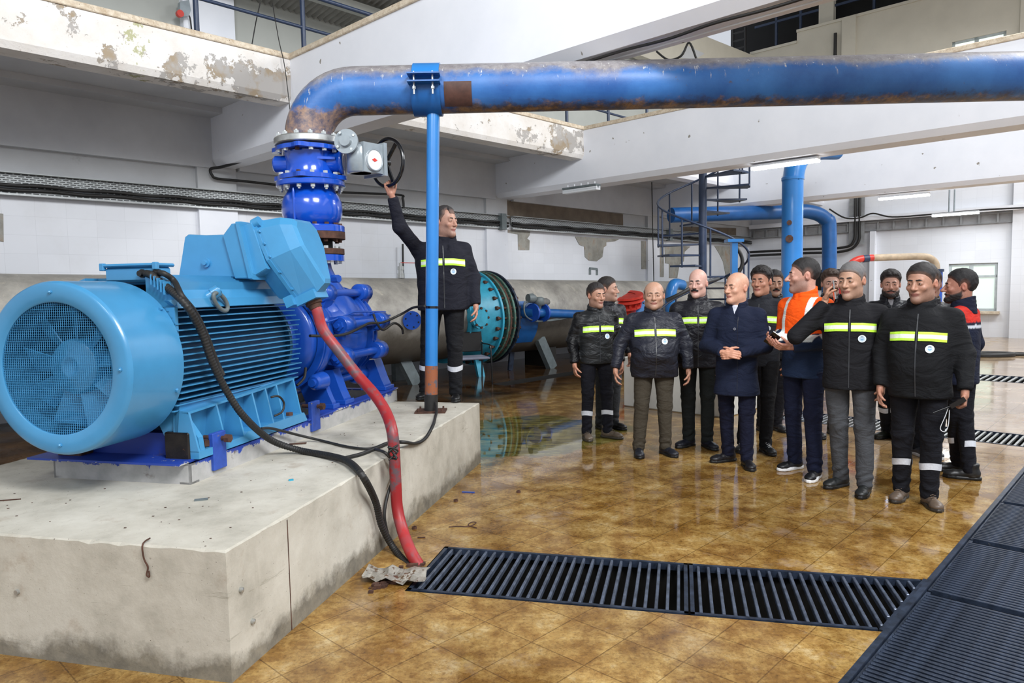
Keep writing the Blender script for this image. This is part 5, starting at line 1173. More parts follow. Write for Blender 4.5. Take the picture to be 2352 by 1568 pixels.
# ------------------------------------------------------------------ spiral stair
SC = Vector((onY(1614, 560, 14.3).x, 14.3, 0)); ss = thing('spiral_staircase', 'dark navy spiral staircase rising to the gallery behind the men', 'staircase', SC)
mb = MB(); mb.rod(SC, SC + UP * 4.62, .08, 24); mb.build('centre_pole', M['navy'], ss)
def sa(z): return math.radians(180 - (z - 2.29) / 2.27 * 360)
RS = .9
for k in range(1, 21):
    z = .22 * k; a = sa(z); h = math.radians(17); mb = MB(); d = lambda t, r, zz: SC + Vector((math.cos(t) * r, math.sin(t) * r, zz))
    mb.prism([[d(a - h * 1.0, .07, z - .035), d(a - h, RS, z - .035), d(a, RS * 1.0, z - .035), d(a + h, RS, z - .035), d(a + h, .07, z - .035)], [d(a - h, .07, z), d(a - h, RS, z), d(a, RS, z), d(a + h, RS, z), d(a + h, .07, z)]])
    mb.build('tread', M['navy'], ss)
    if True:
        mb = MB(); p = d(a, RS - .02, z); mb.rod(p - UP * .05, p + UP * .88, .018, 8); mb.build('baluster', M['navy'], ss)
mb = MB(); mb.tube([SC + Vector((math.cos(sa(z)) * (RS - .02), math.sin(sa(z)) * (RS - .02), z + .88)) for z in [.2 + i * .05 for i in range(84)]], .022, 8); mb.build('handrail', M['navy'], ss)
# ------------------------------------------------------------------ floor litter
def litter(name, label, cat, x, y, fn, mat='rust', z=0):
    c = onz(x, y, z); mb = MB(); fn(mb, c); mb.build(name, M[mat], label=label, category=cat)
nutf = lambda mb, c: mb.lathe(c, (0, 0, 1), [(0, .011), (0, .017), (.016, .017), (.016, .011), (0, .011)], 6, False, False)
litter('loose_nut', 'rusty nut on the floor beside the foreground conduit', 'nut', 952, 1214, nutf)
litter('loose_nut', 'rusty nut on the wet floor right of the puddle edge', 'nut', 1191, 1131, nutf)
litter('loose_nut', 'small rusty nut on the floor close to the plinth side', 'nut', 1047, 1151, nutf)
litter('twisted_wire', 'twisted rusty wire scrap on the tiles above the cross grate', 'wire', 1065, 1211, lambda mb, c: mb.tube(smooth_path([c + Vector((x, y, .006)) for x, y in ((-.10, .0), (-.04, .01), (.02, .0), (.06, .03), (.08, .08), (.05, .09), (.03, .03), (.09, -.03))], 5), .0035, 6))
litter('blue_plastic_strip', 'blue plastic strip lying near the plinth side', 'plastic scrap', 1076, 1130, lambda mb, c: mb.bar(c + Vector((-.05, 0, .004)), c + Vector((.05, -.02, .004)), .012, .006), 'blue')
litter('concrete_chip', 'flat grey chip on the plinth top near the front edge', 'chip', 460, 1150, lambda mb, c: mb.bar(c + Vector((-.03, 0, .004)), c + Vector((.03, .02, .004)), .02, .008), 'leg', PZ)
litter('steel_splinter', 'thin rusty splinter lying at the left of the plinth top', 'scrap', 15, 1150, lambda mb, c: mb.bar(c + Vector((-.06, -.01, .003)), c + Vector((.06, .02, .003)), .006, .005), 'rust', PZ)
litter('turquoise_crumb', 'tiny turquoise crumb on the plinth top', 'crumb', 668, 1104, lambda mb, c: mb.bar(c + Vector((-.012, 0, .004)), c + Vector((.012, .01, .004)), .014, .008), 'cyanvalve', PZ)
litter('metal_bracket_scrap', 'bent rusty strip lying across the plinth top near the hose', 'scrap', 682, 1021, lambda mb, c: mb.bar(c + Vector((-.06, 0, .005)), c + Vector((.06, .02, .008)), .02, .006), 'rust', PZ)
litter('steel_pin', 'short dark pin on the floor below the wire scrap', 'pin', 968, 1235, lambda mb, c: mb.bar(c + Vector((-.025, 0, .003)), c + Vector((.025, 0, .003)), .006, .006))
# crumpled sheet and rubble where the hoses enter the floor
cr = MB(); base = onz(900, 1322); r = random.Random(5); vs = []; fs = []
for i in range(9):
    for j in range(5): vs.append(base + Vector((-.15 + i * .045 + r.uniform(-.01, .01), .10 - j * .05 - i * .01, .008 + r.random() * .035)))
for i in range(8):
    for j in range(4): a = i * 5 + j; fs.append((a, a + 1, a + 6, a + 5))
cr.add(vs, fs); cr.build('crumpled_sheet', paint('grey_plastic_sheet', (150, 146, 138), .35, 0, .3, 20, .3, c2=(90, 70, 52), thr=.55), label='crumpled dirty plastic sheet stuffed where the hoses enter the floor', category='sheet')
cr = MB()
for k in range(60):
    x, y = r.uniform(845, 975), 0; y = 1352 - (x - 845) * .42 + r.uniform(-16, 12); c = onz(x, y); s = r.uniform(.005, .016)
    cr.box((c.x - s, c.y - s, 0), (c.x + s * 1.3, c.y + s, s * 1.2))
cr.build('rubble', M['rust'], label='rusty crumbs and grit gathered at the corner of the grate and plinth', category='rubble', kind='stuff')
cr = MB()
for k in range(90):
    p, q = r.uniform(2.5, 6.1), r.uniform(-2.5, -1.85) if r.random() < .7 else r.uniform(-4.1, -3.6)
    if r.random() < .3: p, q = r.uniform(2.5, 3.25), r.uniform(-4.1, -1.9)
    c = P_(p, q, PZ + .001); s = r.uniform(.0012, .0035); cr.box((c.x - s, c.y - s, c.z), (c.x + s * 2, c.y + s, c.z + s * .6))
cr.build('grit', M['rust'], label='scattered dark grit on the plinth top', category='grit', kind='stuff')
# ------------------------------------------------------------------ people: distance fields meshed with surface nets
A = lambda *v: np.array(v, float)
def cap(P, a, b, ra, rb):
    a, b = np.asarray(a, float), np.asarray(b, float); ab = b - a; t = np.clip(((P - a) @ ab) / (ab @ ab), 0, 1)
    return np.linalg.norm(P - a - t[:, None] * ab, axis=1) - (ra + (rb - ra) * t)
def ell(P, c, r):
    q = (P - np.asarray(c, float)) / np.asarray(r, float); k0 = np.linalg.norm(q, axis=1); k1 = np.linalg.norm(q / np.asarray(r, float), axis=1)
    return k0 * (k0 - 1) / np.maximum(k1, 1e-6)
def smin(a, b, k):
    h = np.clip(.5 + .5 * (b - a) / k, 0, 1); return b + (a - b) * h - k * h * (1 - h)
def smax(a, b, k): return -smin(-a, -b, k)
def nets(fn, lo, hi, h):
    lo, hi = np.asarray(lo, float), np.asarray(hi, float); n = np.ceil((hi - lo) / h).astype(int) + 1
    ax_ = [lo[i] + np.arange(n[i]) * h for i in range(3)]
    G = np.stack(np.meshgrid(*ax_, indexing='ij'), -1); F = fn(G.reshape(-1, 3)).reshape(n)
    S_ = F < 0; nx, ny, nz = n - 1
    c = np.zeros((nx, ny, nz), int)
    for dx in (0, 1):
        for dy in (0, 1):
            for dz in (0, 1): c += S_[dx:nx + dx, dy:ny + dy, dz:nz + dz]
    act = (c > 0) & (c < 8); idx = -np.ones((nx, ny, nz), int); idx[act] = np.arange(act.sum()); I, J, K = np.nonzero(act)
    acc = np.zeros((len(I), 3)); cnt = np.zeros(len(I)); cor = [(x, y, z) for x in (0, 1) for y in (0, 1) for z in (0, 1)]
    for a in cor:
        for d in range(3):
            if a[d]: continue
            b = list(a); b[d] = 1
            fa = F[I + a[0], J + a[1], K + a[2]]; fb = F[I + b[0], J + b[1], K + b[2]]; m = (fa < 0) != (fb < 0)
            t = np.where(m, fa / np.where(np.abs(fa - fb) < 1e-12, 1, fa - fb), 0)
            p = np.tile(np.array(a, float), (len(I), 1)); p[:, d] += t; acc[m] += p[m]; cnt[m] += 1
    V = lo + (np.stack([I, J, K], 1) + acc / cnt[:, None]) * h; Q = []
    for d in range(3):
        sl0 = [slice(None)] * 3; sl1 = [slice(None)] * 3; sl0[d] = slice(0, -1); sl1[d] = slice(1, None)
        m = S_[tuple(sl0)] != S_[tuple(sl1)]; i, j, k = np.nonzero(m); g = np.stack([i, j, k], 1)
        e = [x for x in range(3) if x != d]; ok = (g[:, e[0]] > 0) & (g[:, e[1]] > 0) & (g[:, e[0]] < n[e[0]] - 1) & (g[:, e[1]] < n[e[1]] - 1); g = g[ok]
        ins = S_[g[:, 0], g[:, 1], g[:, 2]]
        def at_(u, v):
            q = g.copy(); q[:, e[0]] -= u; q[:, e[1]] -= v; return idx[q[:, 0], q[:, 1], q[:, 2]]
        q = np.stack([at_(1, 1), at_(0, 1), at_(0, 0), at_(1, 0)], 1)
        fl = ins if d != 1 else ~ins
        q[~fl] = q[~fl][:, ::-1]; Q.append(q)
    return V, np.concatenate(Q)
def mesh_np(name, V, Q, colr, mat, parent, label=None):
    me = bpy.data.meshes.new(name); me.vertices.add(len(V)); me.vertices.foreach_set('co', V.astype(np.float32).ravel())
    me.loops.add(Q.size); me.loops.foreach_set('vertex_index', Q.astype(np.int32).ravel()); me.polygons.add(len(Q))
    k = Q.shape[1]; me.polygons.foreach_set('loop_start', np.arange(0, Q.size, k, dtype=np.int32)); me.polygons.foreach_set('loop_total', np.full(len(Q), k, np.int32))
    me.polygons.foreach_set('use_smooth', np.ones(len(Q), bool)); me.update(calc_edges=True); me.validate()
    ca = me.color_attributes.new('Col', 'FLOAT_COLOR', 'POINT'); C_ = np.ones((len(V), 4), np.float32); C_[:, :3] = colr; ca.data.foreach_set('color', C_.ravel())
    me.materials.append(mat); o = bpy.data.objects.new(name, me); col.objects.link(o)
    if parent is not None: o.parent = parent; WM[o.name] = WM[parent.name]
    if label: o['label'] = label
    return o
LC = lambda c: np.array(lin(c))
def rotz(P, a, c=(0, 0, 0)):
    c = np.asarray(c, float); q = P - c; ca, sa_ = math.cos(a), math.sin(a); return np.stack([q[:, 0] * ca - q[:, 1] * sa_, q[:, 0] * sa_ + q[:, 1] * ca, q[:, 2]], 1) + c
def rotx(P, a):
    ca, sa_ = math.cos(a), math.sin(a); return np.stack([P[:, 0], P[:, 1] * ca - P[:, 2] * sa_, P[:, 1] * sa_ + P[:, 2] * ca], 1)
def march(fn, o, d, tmax=.8):
    t = np.zeros(len(o)); ok = np.zeros(len(o), bool)
    for _ in range(46):
        f = fn(o + d * t[:, None]); ok = np.abs(f) < .0025; t = np.where(ok, t, t + np.clip(f, -.02, .06) * .8)
        if (t > tmax).all(): break
    return t, ok & (t < tmax)
def drape(fn, name, u, v, place, colfn, mat, parent, off=.003, label=None, dirv=None, cen=None):
    """strip of cloth laid on a garment: place(u, v) -> ray origins and directions"""
    U, Vv = np.meshgrid(u, v, indexing='ij'); o, d = place(U.ravel(), Vv.ravel()); t, ok = march(fn, o, d)
    P = o + d * (t - off)[:, None]; nu, nv_ = len(u), len(v); I = np.arange(nu * nv_).reshape(nu, nv_)
    q = np.stack([I[:-1, :-1], I[1:, :-1], I[1:, 1:], I[:-1, 1:]], -1).reshape(-1, 4); q = q[ok[q].all(1)]
    L = np.linalg.norm(P[q] - P[q][:, [1, 2, 3, 0]], axis=2).max(1); q = q[L < .05]
    if len(q) < 2: return None
    if name == 'calf_band':
        par = np.arange(len(P))
        for _ in range(60):
            m = par[q].min(1); p2 = par.copy(); np.minimum.at(p2, q.ravel(), np.repeat(m, 4)); 
            if (p2 == par).all(): break
            par = p2
        r = par[q[:, 0]]; u_, n_ = np.unique(r, return_counts=True); q = q[r == u_[n_.argmax()]]
    if colfn is None: c = np.tile(LC((255, 255, 255)), (len(P), 1))
    else: c = colfn(U.ravel(), Vv.ravel())
    return mesh_np(name, P, q, c, mat, parent, label)
# ---- head (origin between the ears, facing -y)
def head_fn(P, wide=1, jaw=1, nose=1, smile=0):
    P = P / A(wide, 1, 1)
    d = ell(P, (0, .014, .034), (.074, .094, .086))
    d = smin(d, ell(P, (0, -.018, -.030), (.0605 * (.7 + .3 * jaw), .070, .088)), .03)
    d = smin(d, cap(P, (-.039 * jaw, -.002, -.072), (0, -.062, -.098), .021, .021), .03); d = smin(d, cap(P, (.039 * jaw, -.002, -.072), (0, -.062, -.098), .021, .021), .03)
    d = smin(d, ell(P, (0, -.073, -.101), (.022, .018, .016)), .015)
    d = smin(d, cap(P, (-.034, -.076, .019), (.034, -.076, .019), .010, .010), .014)
    X = np.abs(P[:, 0]); S2 = P.copy(); S2[:, 0] = X
    d = smin(d, ell(S2, (.040, -.064, -.026), (.017, .015, .014)), .022)
    d = smax(d, -ell(S2, (.030, -.098, .003), (.020, .017, .012)), .012)
    d = smin(d, ell(S2, (.030, -.0755, .002), (.0165, .0135, .0125)), .004)
    d = smax(d, -ell(S2, (.030, -.094, .0010), (.0150, .0090, .0043)), .0025)
    d = smin(d, cap(P, (0, -.084, .010), (0, -.106 * nose, -.030), .0075, .0125 * nose), .010)
    d = smin(d, ell(S2, (.0115, -.094, -.034), (.0085, .010, .0075)), .006)
    d = smin(d, ell(P, (0, -.081, -.058), (.026, .010, .010)), .010)
    d = smin(d, ell(P, (0, -.0835, -.0622), (.021, .0085, .0045)), .004); d = smin(d, ell(P, (0, -.082, -.0712), (.0175, .009, .0055)), .004)
    d = smax(d, -cap(S2, (0, -.094, -.0664), (.023, -.086, -.0700 + smile), .0016, .0014), .0025)
    e = ell(S2, (.0755, .016, -.006), (.0095, .0175, .028)); e = smax(e, -ell(S2, (.085, .009, -.004), (.007, .009, .016)), .005); d = smin(d, e, .007)
    d = smin(d, cap(P, (0, .022, -.06), (0, .034, -.20), .056, .060), .03)
    return d
def hair_fn(P, kind='short', t=.010, wide=1, only=False):
    Q = P / A(wide, 1, 1); x = np.abs(Q[:, 0]); y, z = Q[:, 1], Q[:, 2]
    if kind == 'receding': yb = np.interp(z, [-.02, .02, .055, .085, .11, .13], [-.018, -.024, -.046, -.040 , -.062, -.075]) - .035 * (x < .03) * (z > .06)
    else: yb = np.interp(z, [-.02, .02, .055, .078, .092, .12], [-.018, -.026, -.058, -.080, -.105, -.3]) - np.clip((.045 - x) * .25, 0, .01)
    reg = np.maximum(yb - y, -.092 - z); reg = np.maximum(reg, np.where(z < -.018, .036 - y, -1))
    ec = (np.sqrt(((y - .015) / .021) ** 2 + ((z + .008) / .034) ** 2) - 1) * .02; reg = np.maximum(reg, np.where(x > .05, -ec, -1))
    if kind == 'ring': reg = np.maximum(reg, z - .040 - .45 * np.maximum(0, y)); reg = np.maximum(reg, -.035 - y)
    n = np.sin(Q[:, 0] * 190 + 5 * np.sin(y * 80)) * np.sin(z * 150 + y * 90) + .6 * np.sin(Q[:, 0] * 90 + z * 110 + 3 * np.sin(y * 60))
    tl_ = np.clip(-reg * .55 + .0015, .0, t * (1 + .35 * np.clip((z - .05) / .06, 0, 1)))
    d = ell(Q, (0, .014, .034), (.074, .094, .086)) - tl_ + n * (.0028 if kind == 'thick' else .0013) * np.clip(tl_ / .006, 0, 1)
    if only: return reg
    return np.maximum(d, reg * .9)
# ---- hand: origin wrist, d towards fingers, n palm normal, t thumb side
def hand_prims(w, d, n, t, curl, spread=0, tcurl=.3, s=1.0):
    w, d, n, t = [np.asarray(x, float) for x in (w, d, n, t)]; d = d / np.linalg.norm(d); n = n - d * (n @ d); n /= np.linalg.norm(n); t = t - d * (t @ d) - n * (t @ n); t /= np.linalg.norm(t)
    out = [(w - d * .05, w + d * .02, .026 * s, .026 * s)]
    for k, o in enumerate((-.027, -.009, .009, .027)): out.append((w + d * .018 + t * o * .75 * s, w + d * .082 * s + t * o * s - n * .002 * (k in (1, 2)), .0155 * s, .0120 * s))
    ln = (.064, .076, .083, .073)
    for k, o in enumerate((-.029, -.0095, .010, .029)):
        p = w + d * .086 * s + t * o * s; L = ln[k] * s; c = curl[k] if isinstance(curl, (list, tuple)) else curl; a = 0
        for m, f in enumerate((.44, .31, .25)):
            a += c * (1.0, 1.15, .7)[m]; dd = d * math.cos(a) + n * math.sin(a) + t * (o * spread)
            q = p + dd * L * f; out.append((p, q, (.0098, .0088, .0078)[m] * s, (.0088, .0078, .0066)[m] * s)); p = q
    p = w + d * .022 * s + t * .024 * s; a = t * .62 + d * .72 + n * .25
    for m, L in enumerate((.042, .034, .026)):
        v = a * 1.0 + n * tcurl * m * .9 - t * .28 * m * (tcurl > 0); v /= np.linalg.norm(v); q = p + v * L * s; out.append((p, q, (.0145, .0112, .0098)[m] * s, (.0112, .0098, .008)[m] * s)); p = q
    return out
def prims_fn(pr, k=.006):
    def f(P):
        d = cap(P, *pr[0])
        for c in pr[1:]: d = smin(d, cap(P, *c), k)
        return d
    return f
def merge(parts):
    V = []; Q = []; C_ = []; o = 0
    for v, q, c in parts: V.append(v); Q.append(q + o); C_.append(c if c.ndim == 2 else np.tile(c, (len(v), 1))); o += len(v)
    return np.concatenate(V), np.concatenate(Q), np.concatenate(C_)
YG, WH = LC((196, 250, 70)), LC((232, 240, 236))
def person(label, foot, H, heading, head, look=0, fat=1.0, belly=0., hair='short', hairc=(26, 22, 20), skin=(196, 146, 118), stubble=0., beard=False, must=None,
           jacket=(30, 30, 36), jmat='shell', hem=.80, sleeve=None, collar=True, shirt=None, pants=(22, 22, 28), shoes=(22, 22, 24), sole=(16, 16, 16), feet=None, toes=(10, 10),
           stripe=True, badge=True, bands=False, arms=None, hands=None, zf=0, orange=False, wide=1., smile=0, group=None, laces=None, nose=1, puff=1.0, eyes=(52, 34, 22), coat=False, loose=1., hx=0, lean=0., jaw=1., stripez=1.255, brow=None, fine=False):
    base = Vector(foot); hd = math.radians(heading); R = thing('person', label, 'person', base, hd, group); inv = WM[R.name].inverted()
    s = H / 1.75; loc = lambda p: np.array(inv @ Vector(p))
    seed = sum(map(ord, label)) % 97; rng = np.random.RandomState(seed)
    # joints
    hip = [A(-.095 * s, .01, .93 * s), A(.095 * s, .01, .93 * s)]; ank = []; tdir = []
    for i in (0, 1):
        c = loc(feet[i]) if feet and feet[i] is not None else A((-.13, .13)[i], 0, 0)
        ty = math.radians(toes[i]) - hd; td = A(math.sin(ty), -math.cos(ty), 0); tdir.append(td); ank.append(A(c[0], c[1], c[2]) - td * .065 + A(0, 0, .085))
    knee = [(hip[i] * .5 + ank[i] * .5) + A(0, -.02, .01) for i in (0, 1)]
    shd = [A(-.185 * s * fat ** .5, .02 + hx * 0, 1.362 * s), A(.185 * s * fat ** .5, .02, 1.362 * s)]
    dfl = [dict(e=A(-.265 * fat ** .4, .045, 1.12) * s, w=A(-.262 * fat ** .5, -.045, .885) * s), dict(e=A(.265 * fat ** .4, .045, 1.12) * s, w=A(.262 * fat ** .5, -.045, .885) * s)]
    arm = []
    for i in (0, 1):
        a = dict(dfl[i]); 
        if arms and arms[i]: a.update({k: (A(*v) * s if isinstance(v, tuple) else loc(v)) for k, v in arms[i].items()})
        arm.append(a)
    # ---- jacket
    hemz = hem * s; T0 = [(.70, .178, .125), (.80, .182, .130), (.92, .180, .130 + belly * .5), (1.02, .176, .130 + belly), (1.14, .184, .132 + belly * .8), (1.26, .194, .130 + belly * .2), (1.34, .182, .118), (1.395, .140, .100), (1.44, .092, .082), (1.48, .066, .070)]
    if coat: T0 = [(.60, .205, .150), (.72, .198, .145)] + T0[1:]
    tz = np.array([a * s for a, b, c in T0]); tx = np.array([b * s * fat * loose for a, b, c in T0]); ty_ = np.array([c * s * (.5 + .5 * fat) * loose for a, b, c in T0]); tx[-2:] = [.084 * s, .064 * s]; ty_[-2:] = [.078 * s, .068 * s]
    pz = 34 if jmat == 'shell' else 22
    def jf(P, fold=True):
        z = P[:, 2]; wx, wy = np.interp(z, tz, tx), np.interp(z, tz, ty_); yo = -.35 * belly * np.exp(-((z / s - 1.03) / .14) ** 2)
        q = np.sqrt((P[:, 0] / wx) ** 2.4 * (P[:, 0] > -9) + 1e-9) if False else None
        ax_ = np.abs(P[:, 0]) / wx; ay = np.abs(P[:, 1] - .01 - yo) / wy; r = (ax_ ** 2.3 + ay ** 2.3) ** (1 / 2.3)
        d = (r - 1) * np.minimum(wx, wy) * .9
        d = np.maximum(d, z - 1.47 * s)
        for i in (0, 1):
            d = smin(d, cap(P, A(hx, .02, 1.425 * s), shd[i] + A(0, 0, .012), .052 * s, .054 * s), .03)
            a = cap(P, shd[i], arm[i]['e'], .064 * s * puff, .059 * s * puff); b = cap(P, arm[i]['e'], arm[i]['w'], .061 * s * puff, .045 * s * puff)
            u = arm[i]['w'] - arm[i]['e']; u = u / np.linalg.norm(u); b = smax(b, (P - arm[i]['w']) @ u - .012, .008)
            a = smin(a, b, .025)
            d = smin(d, a, .045 if i < 2 else .03)
        if shirt: d = smax(d, -cap(P, (hx, -.105, 1.48 * s), (hx, -.128, 1.27 * s), .062, .008), .006)
        elif not orange: d = smax(d, -cap(P, (hx, -.105, 1.48 * s), (hx, -.115, 1.36 * s), .042, .008), .008)
        if fold:
            x, y = P[:, 0], P[:, 1]
            n = np.sin(z * pz / s + 2.2 * np.sin(x * 9 + seed) + 1.7 * np.sin(y * 11)) * .5 + np.sin(z * pz * 1.9 + 13 * x + seed + 2 * np.sin(y * 17 + x * 7)) * .3 + np.sin(z * 14 - x * 21 + 2 * np.sin(z * 23 + seed)) * .35
            d = d + n * (.0042 if jmat == 'shell' else .0028)
        return smax(d, hemz - z, .012)
    xs = [abs(p[0]) for p in (arm[0]['w'], arm[0]['e'], arm[1]['w'], arm[1]['e'])]
    allp = np.array([arm[i][k] for i in (0, 1) for k in 'ew'] + [A(-.24 * fat, -.2 - belly, hemz), A(.24 * fat, .2, 1.52 * s)])
    lo, hi = allp.min(0) - .09, allp.max(0) + .09; hi[2] = max(1.56 * s, hi[2])
    V, Q = nets(jf, lo, hi, .0085 if fine else .0115)
    jc = np.tile(LC(jacket), (len(V), 1)); da = np.minimum(*[np.minimum(cap(V, shd[i] + A((-1, 1)[i] * .03, 0, 0), arm[i]['e'], .06 * s, .055 * s), cap(V, arm[i]['e'], arm[i]['w'], .055 * s, .045 * s)) for i in (0, 1)])
    if sleeve is not None: jc[da < .022] = LC(sleeve)
    if orange:
        OR, NV = LC((255, 92, 16)), LC((30, 46, 74)); jc[:] = OR; body = da > .03
        jc[V[:, 2] < 1.085 * s] = NV
        for i in (0, 1):
            fa = cap(V, arm[i]['e'] * .6 + arm[i]['w'] * .4, arm[i]['w'], .06, .06) < .02; jc[fa] = NV
            m = cap(V, arm[i]['e'] * .97 + arm[i]['w'] * .03, arm[i]['e'] * .80 + arm[i]['w'] * .20, .07, .07) < .0; jc[m & ~body] = WH
    jm = M['shell'] if jmat == 'shell' else M['cloth']
    nm = 'coat' if coat else 'jacket'; jo = mesh_np(nm, V, Q, jc, jm, R)
    # ---- head placement
    hs_ = s * 1.135; HC = A(hx, -.012 - lean, H - .121 * hs_); hy, hp = math.radians(look) - hd, math.radians(head)
    tohead = lambda P: rotx(rotz(P - HC, -hy), -hp) / hs_; fromhead = lambda P: rotz(rotx(P * hs_, hp), hy) + HC
    # ---- collar
    nk = HC + A(0, .025, -.155) * A(1, 1, s)
    if collar:
        def cf(P):
            q = P - A(HC[0], .018 - lean * .6, 0); z = P[:, 2]; r = np.sqrt((q[:, 0] / 1.05) ** 2 + (q[:, 1]) ** 2); R0 = .084 * s - (z - 1.44 * s) * .12
            top = 1.507 * s + q[:, 1] * .35; d = np.abs(r - R0) - .010 - .0015 * np.sin(z * 190)
            d = smax(d, z - top, .008); d = smax(d, 1.385 * s - z, .01)
            return smax(d, -cap(P, (HC[0], -.10, 1.56 * s), (HC[0], -.095, 1.40 * s), .050, .014), .01) if not shirt else smax(d, -cap(P, (HC[0], -.10, 1.56 * s), (HC[0], -.10, 1.36 * s), .070, .034), .01)
        V, Q = nets(cf, (HC[0] - .13, -.15 - lean, 1.36 * s), (HC[0] + .13, .15, 1.57 * s), .0065)
        mesh_np('collar', V, Q, LC(jacket) if not orange else LC((255, 92, 16)), jm, R)
    if shirt:
        sf = lambda P: smax(cap(P, (HC[0], -.005, 1.30 * s), (HC[0], .008, 1.43 * s), .095 * s, .074 * s), P[:, 2] - 1.465 * s, .01)
        V, Q = nets(sf, (HC[0] - .12, -.14, 1.26 * s), (HC[0] + .12, .12, 1.54 * s), .008); mesh_np('shirt', V, Q, LC(shirt), M['cloth'], R)
    # ---- trousers
    r1, r2, r3 = .092 * s * fat ** .5 * loose, .068 * s * loose * fat ** .3, .056 * s * loose
    def tf(P):
        z = P[:, 2]; d = ell(P, (0, .015, .93 * s), (.146 * s * fat, .100 * s * (.6 + .4 * fat), .11 * s))
        L = []
        for i in (0, 1):
            a = smin(cap(P, hip[i], knee[i], r1, r2), cap(P, knee[i], ank[i] + A(0, 0, -.02), r2 * .98, r3), .02)
            kz = np.exp(-((z - .13) / .05) ** 2) * .006 + np.exp(-((z - knee[i][2]) / .07) ** 2) * .003 + .0004
            a = a + kz * np.sin(z * 85 + 4 * np.sin(P[:, 0] * 19 + i * 2 + seed) + 3 * np.sin(P[:, 1] * 26 + z * 9)) + .0035 * np.sin(z * 9 + seed + i) * np.sin(P[:, 0] * 40 + z * 12 + i); L.append(a)
        d = smin(smin(L[0], L[1], .012), d, .05)
        return smax(smax(d, .052 + base.z * 0 - z, .008), z - min(1.02, hem + .06) * s, .01)
    pts = np.array(ank + knee + hip); lo, hi = pts.min(0) - .15, pts.max(0) + .15; lo[2] = .03; hi[2] = 1.05 * s; lo[0] -= .05; hi[0] += .05
    V, Q = nets(tf, lo, hi, .0115); mesh_np('trousers', V, Q, LC(pants), M['cloth'], R)
    if bands:
        for i in (0, 1):
            zc = .30 * s; ac = ank[i] + (knee[i] - ank[i]) * ((zc - ank[i][2]) / (knee[i][2] - ank[i][2]))
            def pl2(u, v, ac=ac):
                d = np.stack([-np.cos(u), -np.sin(u), u * 0], 1); return ac + A(0, 0, 1) * v[:, None] - d * .13 + A(0, 0, .008) * np.sin(u * 2 + seed)[:, None], d
            drape(tf, 'calf_band', np.linspace(0, 2 * PI, 41), np.linspace(-.024, .024, 5), pl2, lambda u, v: np.tile(LC((214, 218, 226)), (len(u), 1)), M['tape'], R)
    # ---- shoes
    for i in (0, 1):
        td = tdir[i]; sd = A(-td[1], td[0], 0); O = A(ank[i][0], ank[i][1], ank[i][2] - .085)
        def lf(P): q = P - O; return np.stack([q @ sd, -(q @ td), q[:, 2]], 1)
        def shf(P):
            q = lf(P); d = cap(q, (0, .035, .048), (0, -.115, .036), .040, .034); d = smin(d, cap(q, (0, .012, .05), (0, .02, .125), .044, .048), .03); d = smin(d, ell(q, (0, -.13, .034), (.046, .055, .028)), .02)
            d = d + .0016 * np.sin(q[:, 1] * 130) * (q[:, 2] > .05); return smax(smax(d, .010 - q[:, 2], .006), q[:, 2] - .135, .01)
        def sof(P):
            q = lf(P); r = np.interp(q[:, 1], [-.19, -.15, -.09, -.02, .05, .085], [.012, .044, .051, .041, .042, .020]); d = np.maximum(np.abs(q[:, 0]) - r, np.maximum(-q[:, 1] - .188, q[:, 1] - .083)); return smax(smax(d, -q[:, 2] + .0005, .003), q[:, 2] - (.026 + .004 * (sole[0] > 120)), .006)
        V, Q = nets(shf, O - A(.2, .2, .01), O + A(.2, .2, .16), .0085); so = mesh_np('shoe', V, Q, LC(shoes), M['shoe'], R)
        V, Q = nets(sof, O - A(.22, .22, .012), O + A(.22, .22, .05), .0075); mesh_np('sole', V, Q, LC(sole), M['shoe'], so)
        if laces:
            mb = MB(); T_ = WM[R.name]
            for k in range(4):
                c = O + td * (.045 + k * .018) + A(0, 0, .098 - k * .010); mb.tube([T_ @ Vector(c - sd * .018), T_ @ Vector(c + A(0, 0, .006)), T_ @ Vector(c + sd * .018)], .0028, 5)
            mb.build('laces', paint('shoe_laces_%d' % laces[0], laces, .8, 0, 0, 10, 0), so)
    # ---- body: head, neck, limbs under the clothes and hands in one mesh
    parts = []; sk = LC(skin); sk = sk * .86 + .14 * sk.mean()
    V, Q = nets(lambda P: head_fn(P, wide, jaw, nose, smile), (-.105 * wide, -.13, -.20), (.105 * wide, .125, .135), .0042 if not fine else .0042)
    c = np.tile(sk, (len(V), 1)); x, y, z = np.abs(V[:, 0]) / wide, V[:, 1], V[:, 2]
    def tint(m, colr, f): c[:] = c * (1 - (m * f)[:, None]) + LC(colr) * (m * f)[:, None]
    g = lambda u, w_: np.exp(-(u / w_) ** 2)
    tint(g(x - .042, .02) * g(z + .028, .02) * (y < -.04), (206, 130, 112), .14); tint(g(x, .014) * g(z + .030, .014) * (y < -.08), (204, 124, 106), .16)
    tint((((x / .024) ** 2 + ((z + .0665) / .0105) ** 2 < 1) & (y < -.068)).astype(float), (156, 86, 80), .8)
    tint(g(x - .030, .018) * g(z - .002, .010) * (y < -.06), (132, 88, 70), .35); tint(g(x - .077, .012) * g(y - .016, .03) * g(z + .006, .03), (200, 110, 90), .4)
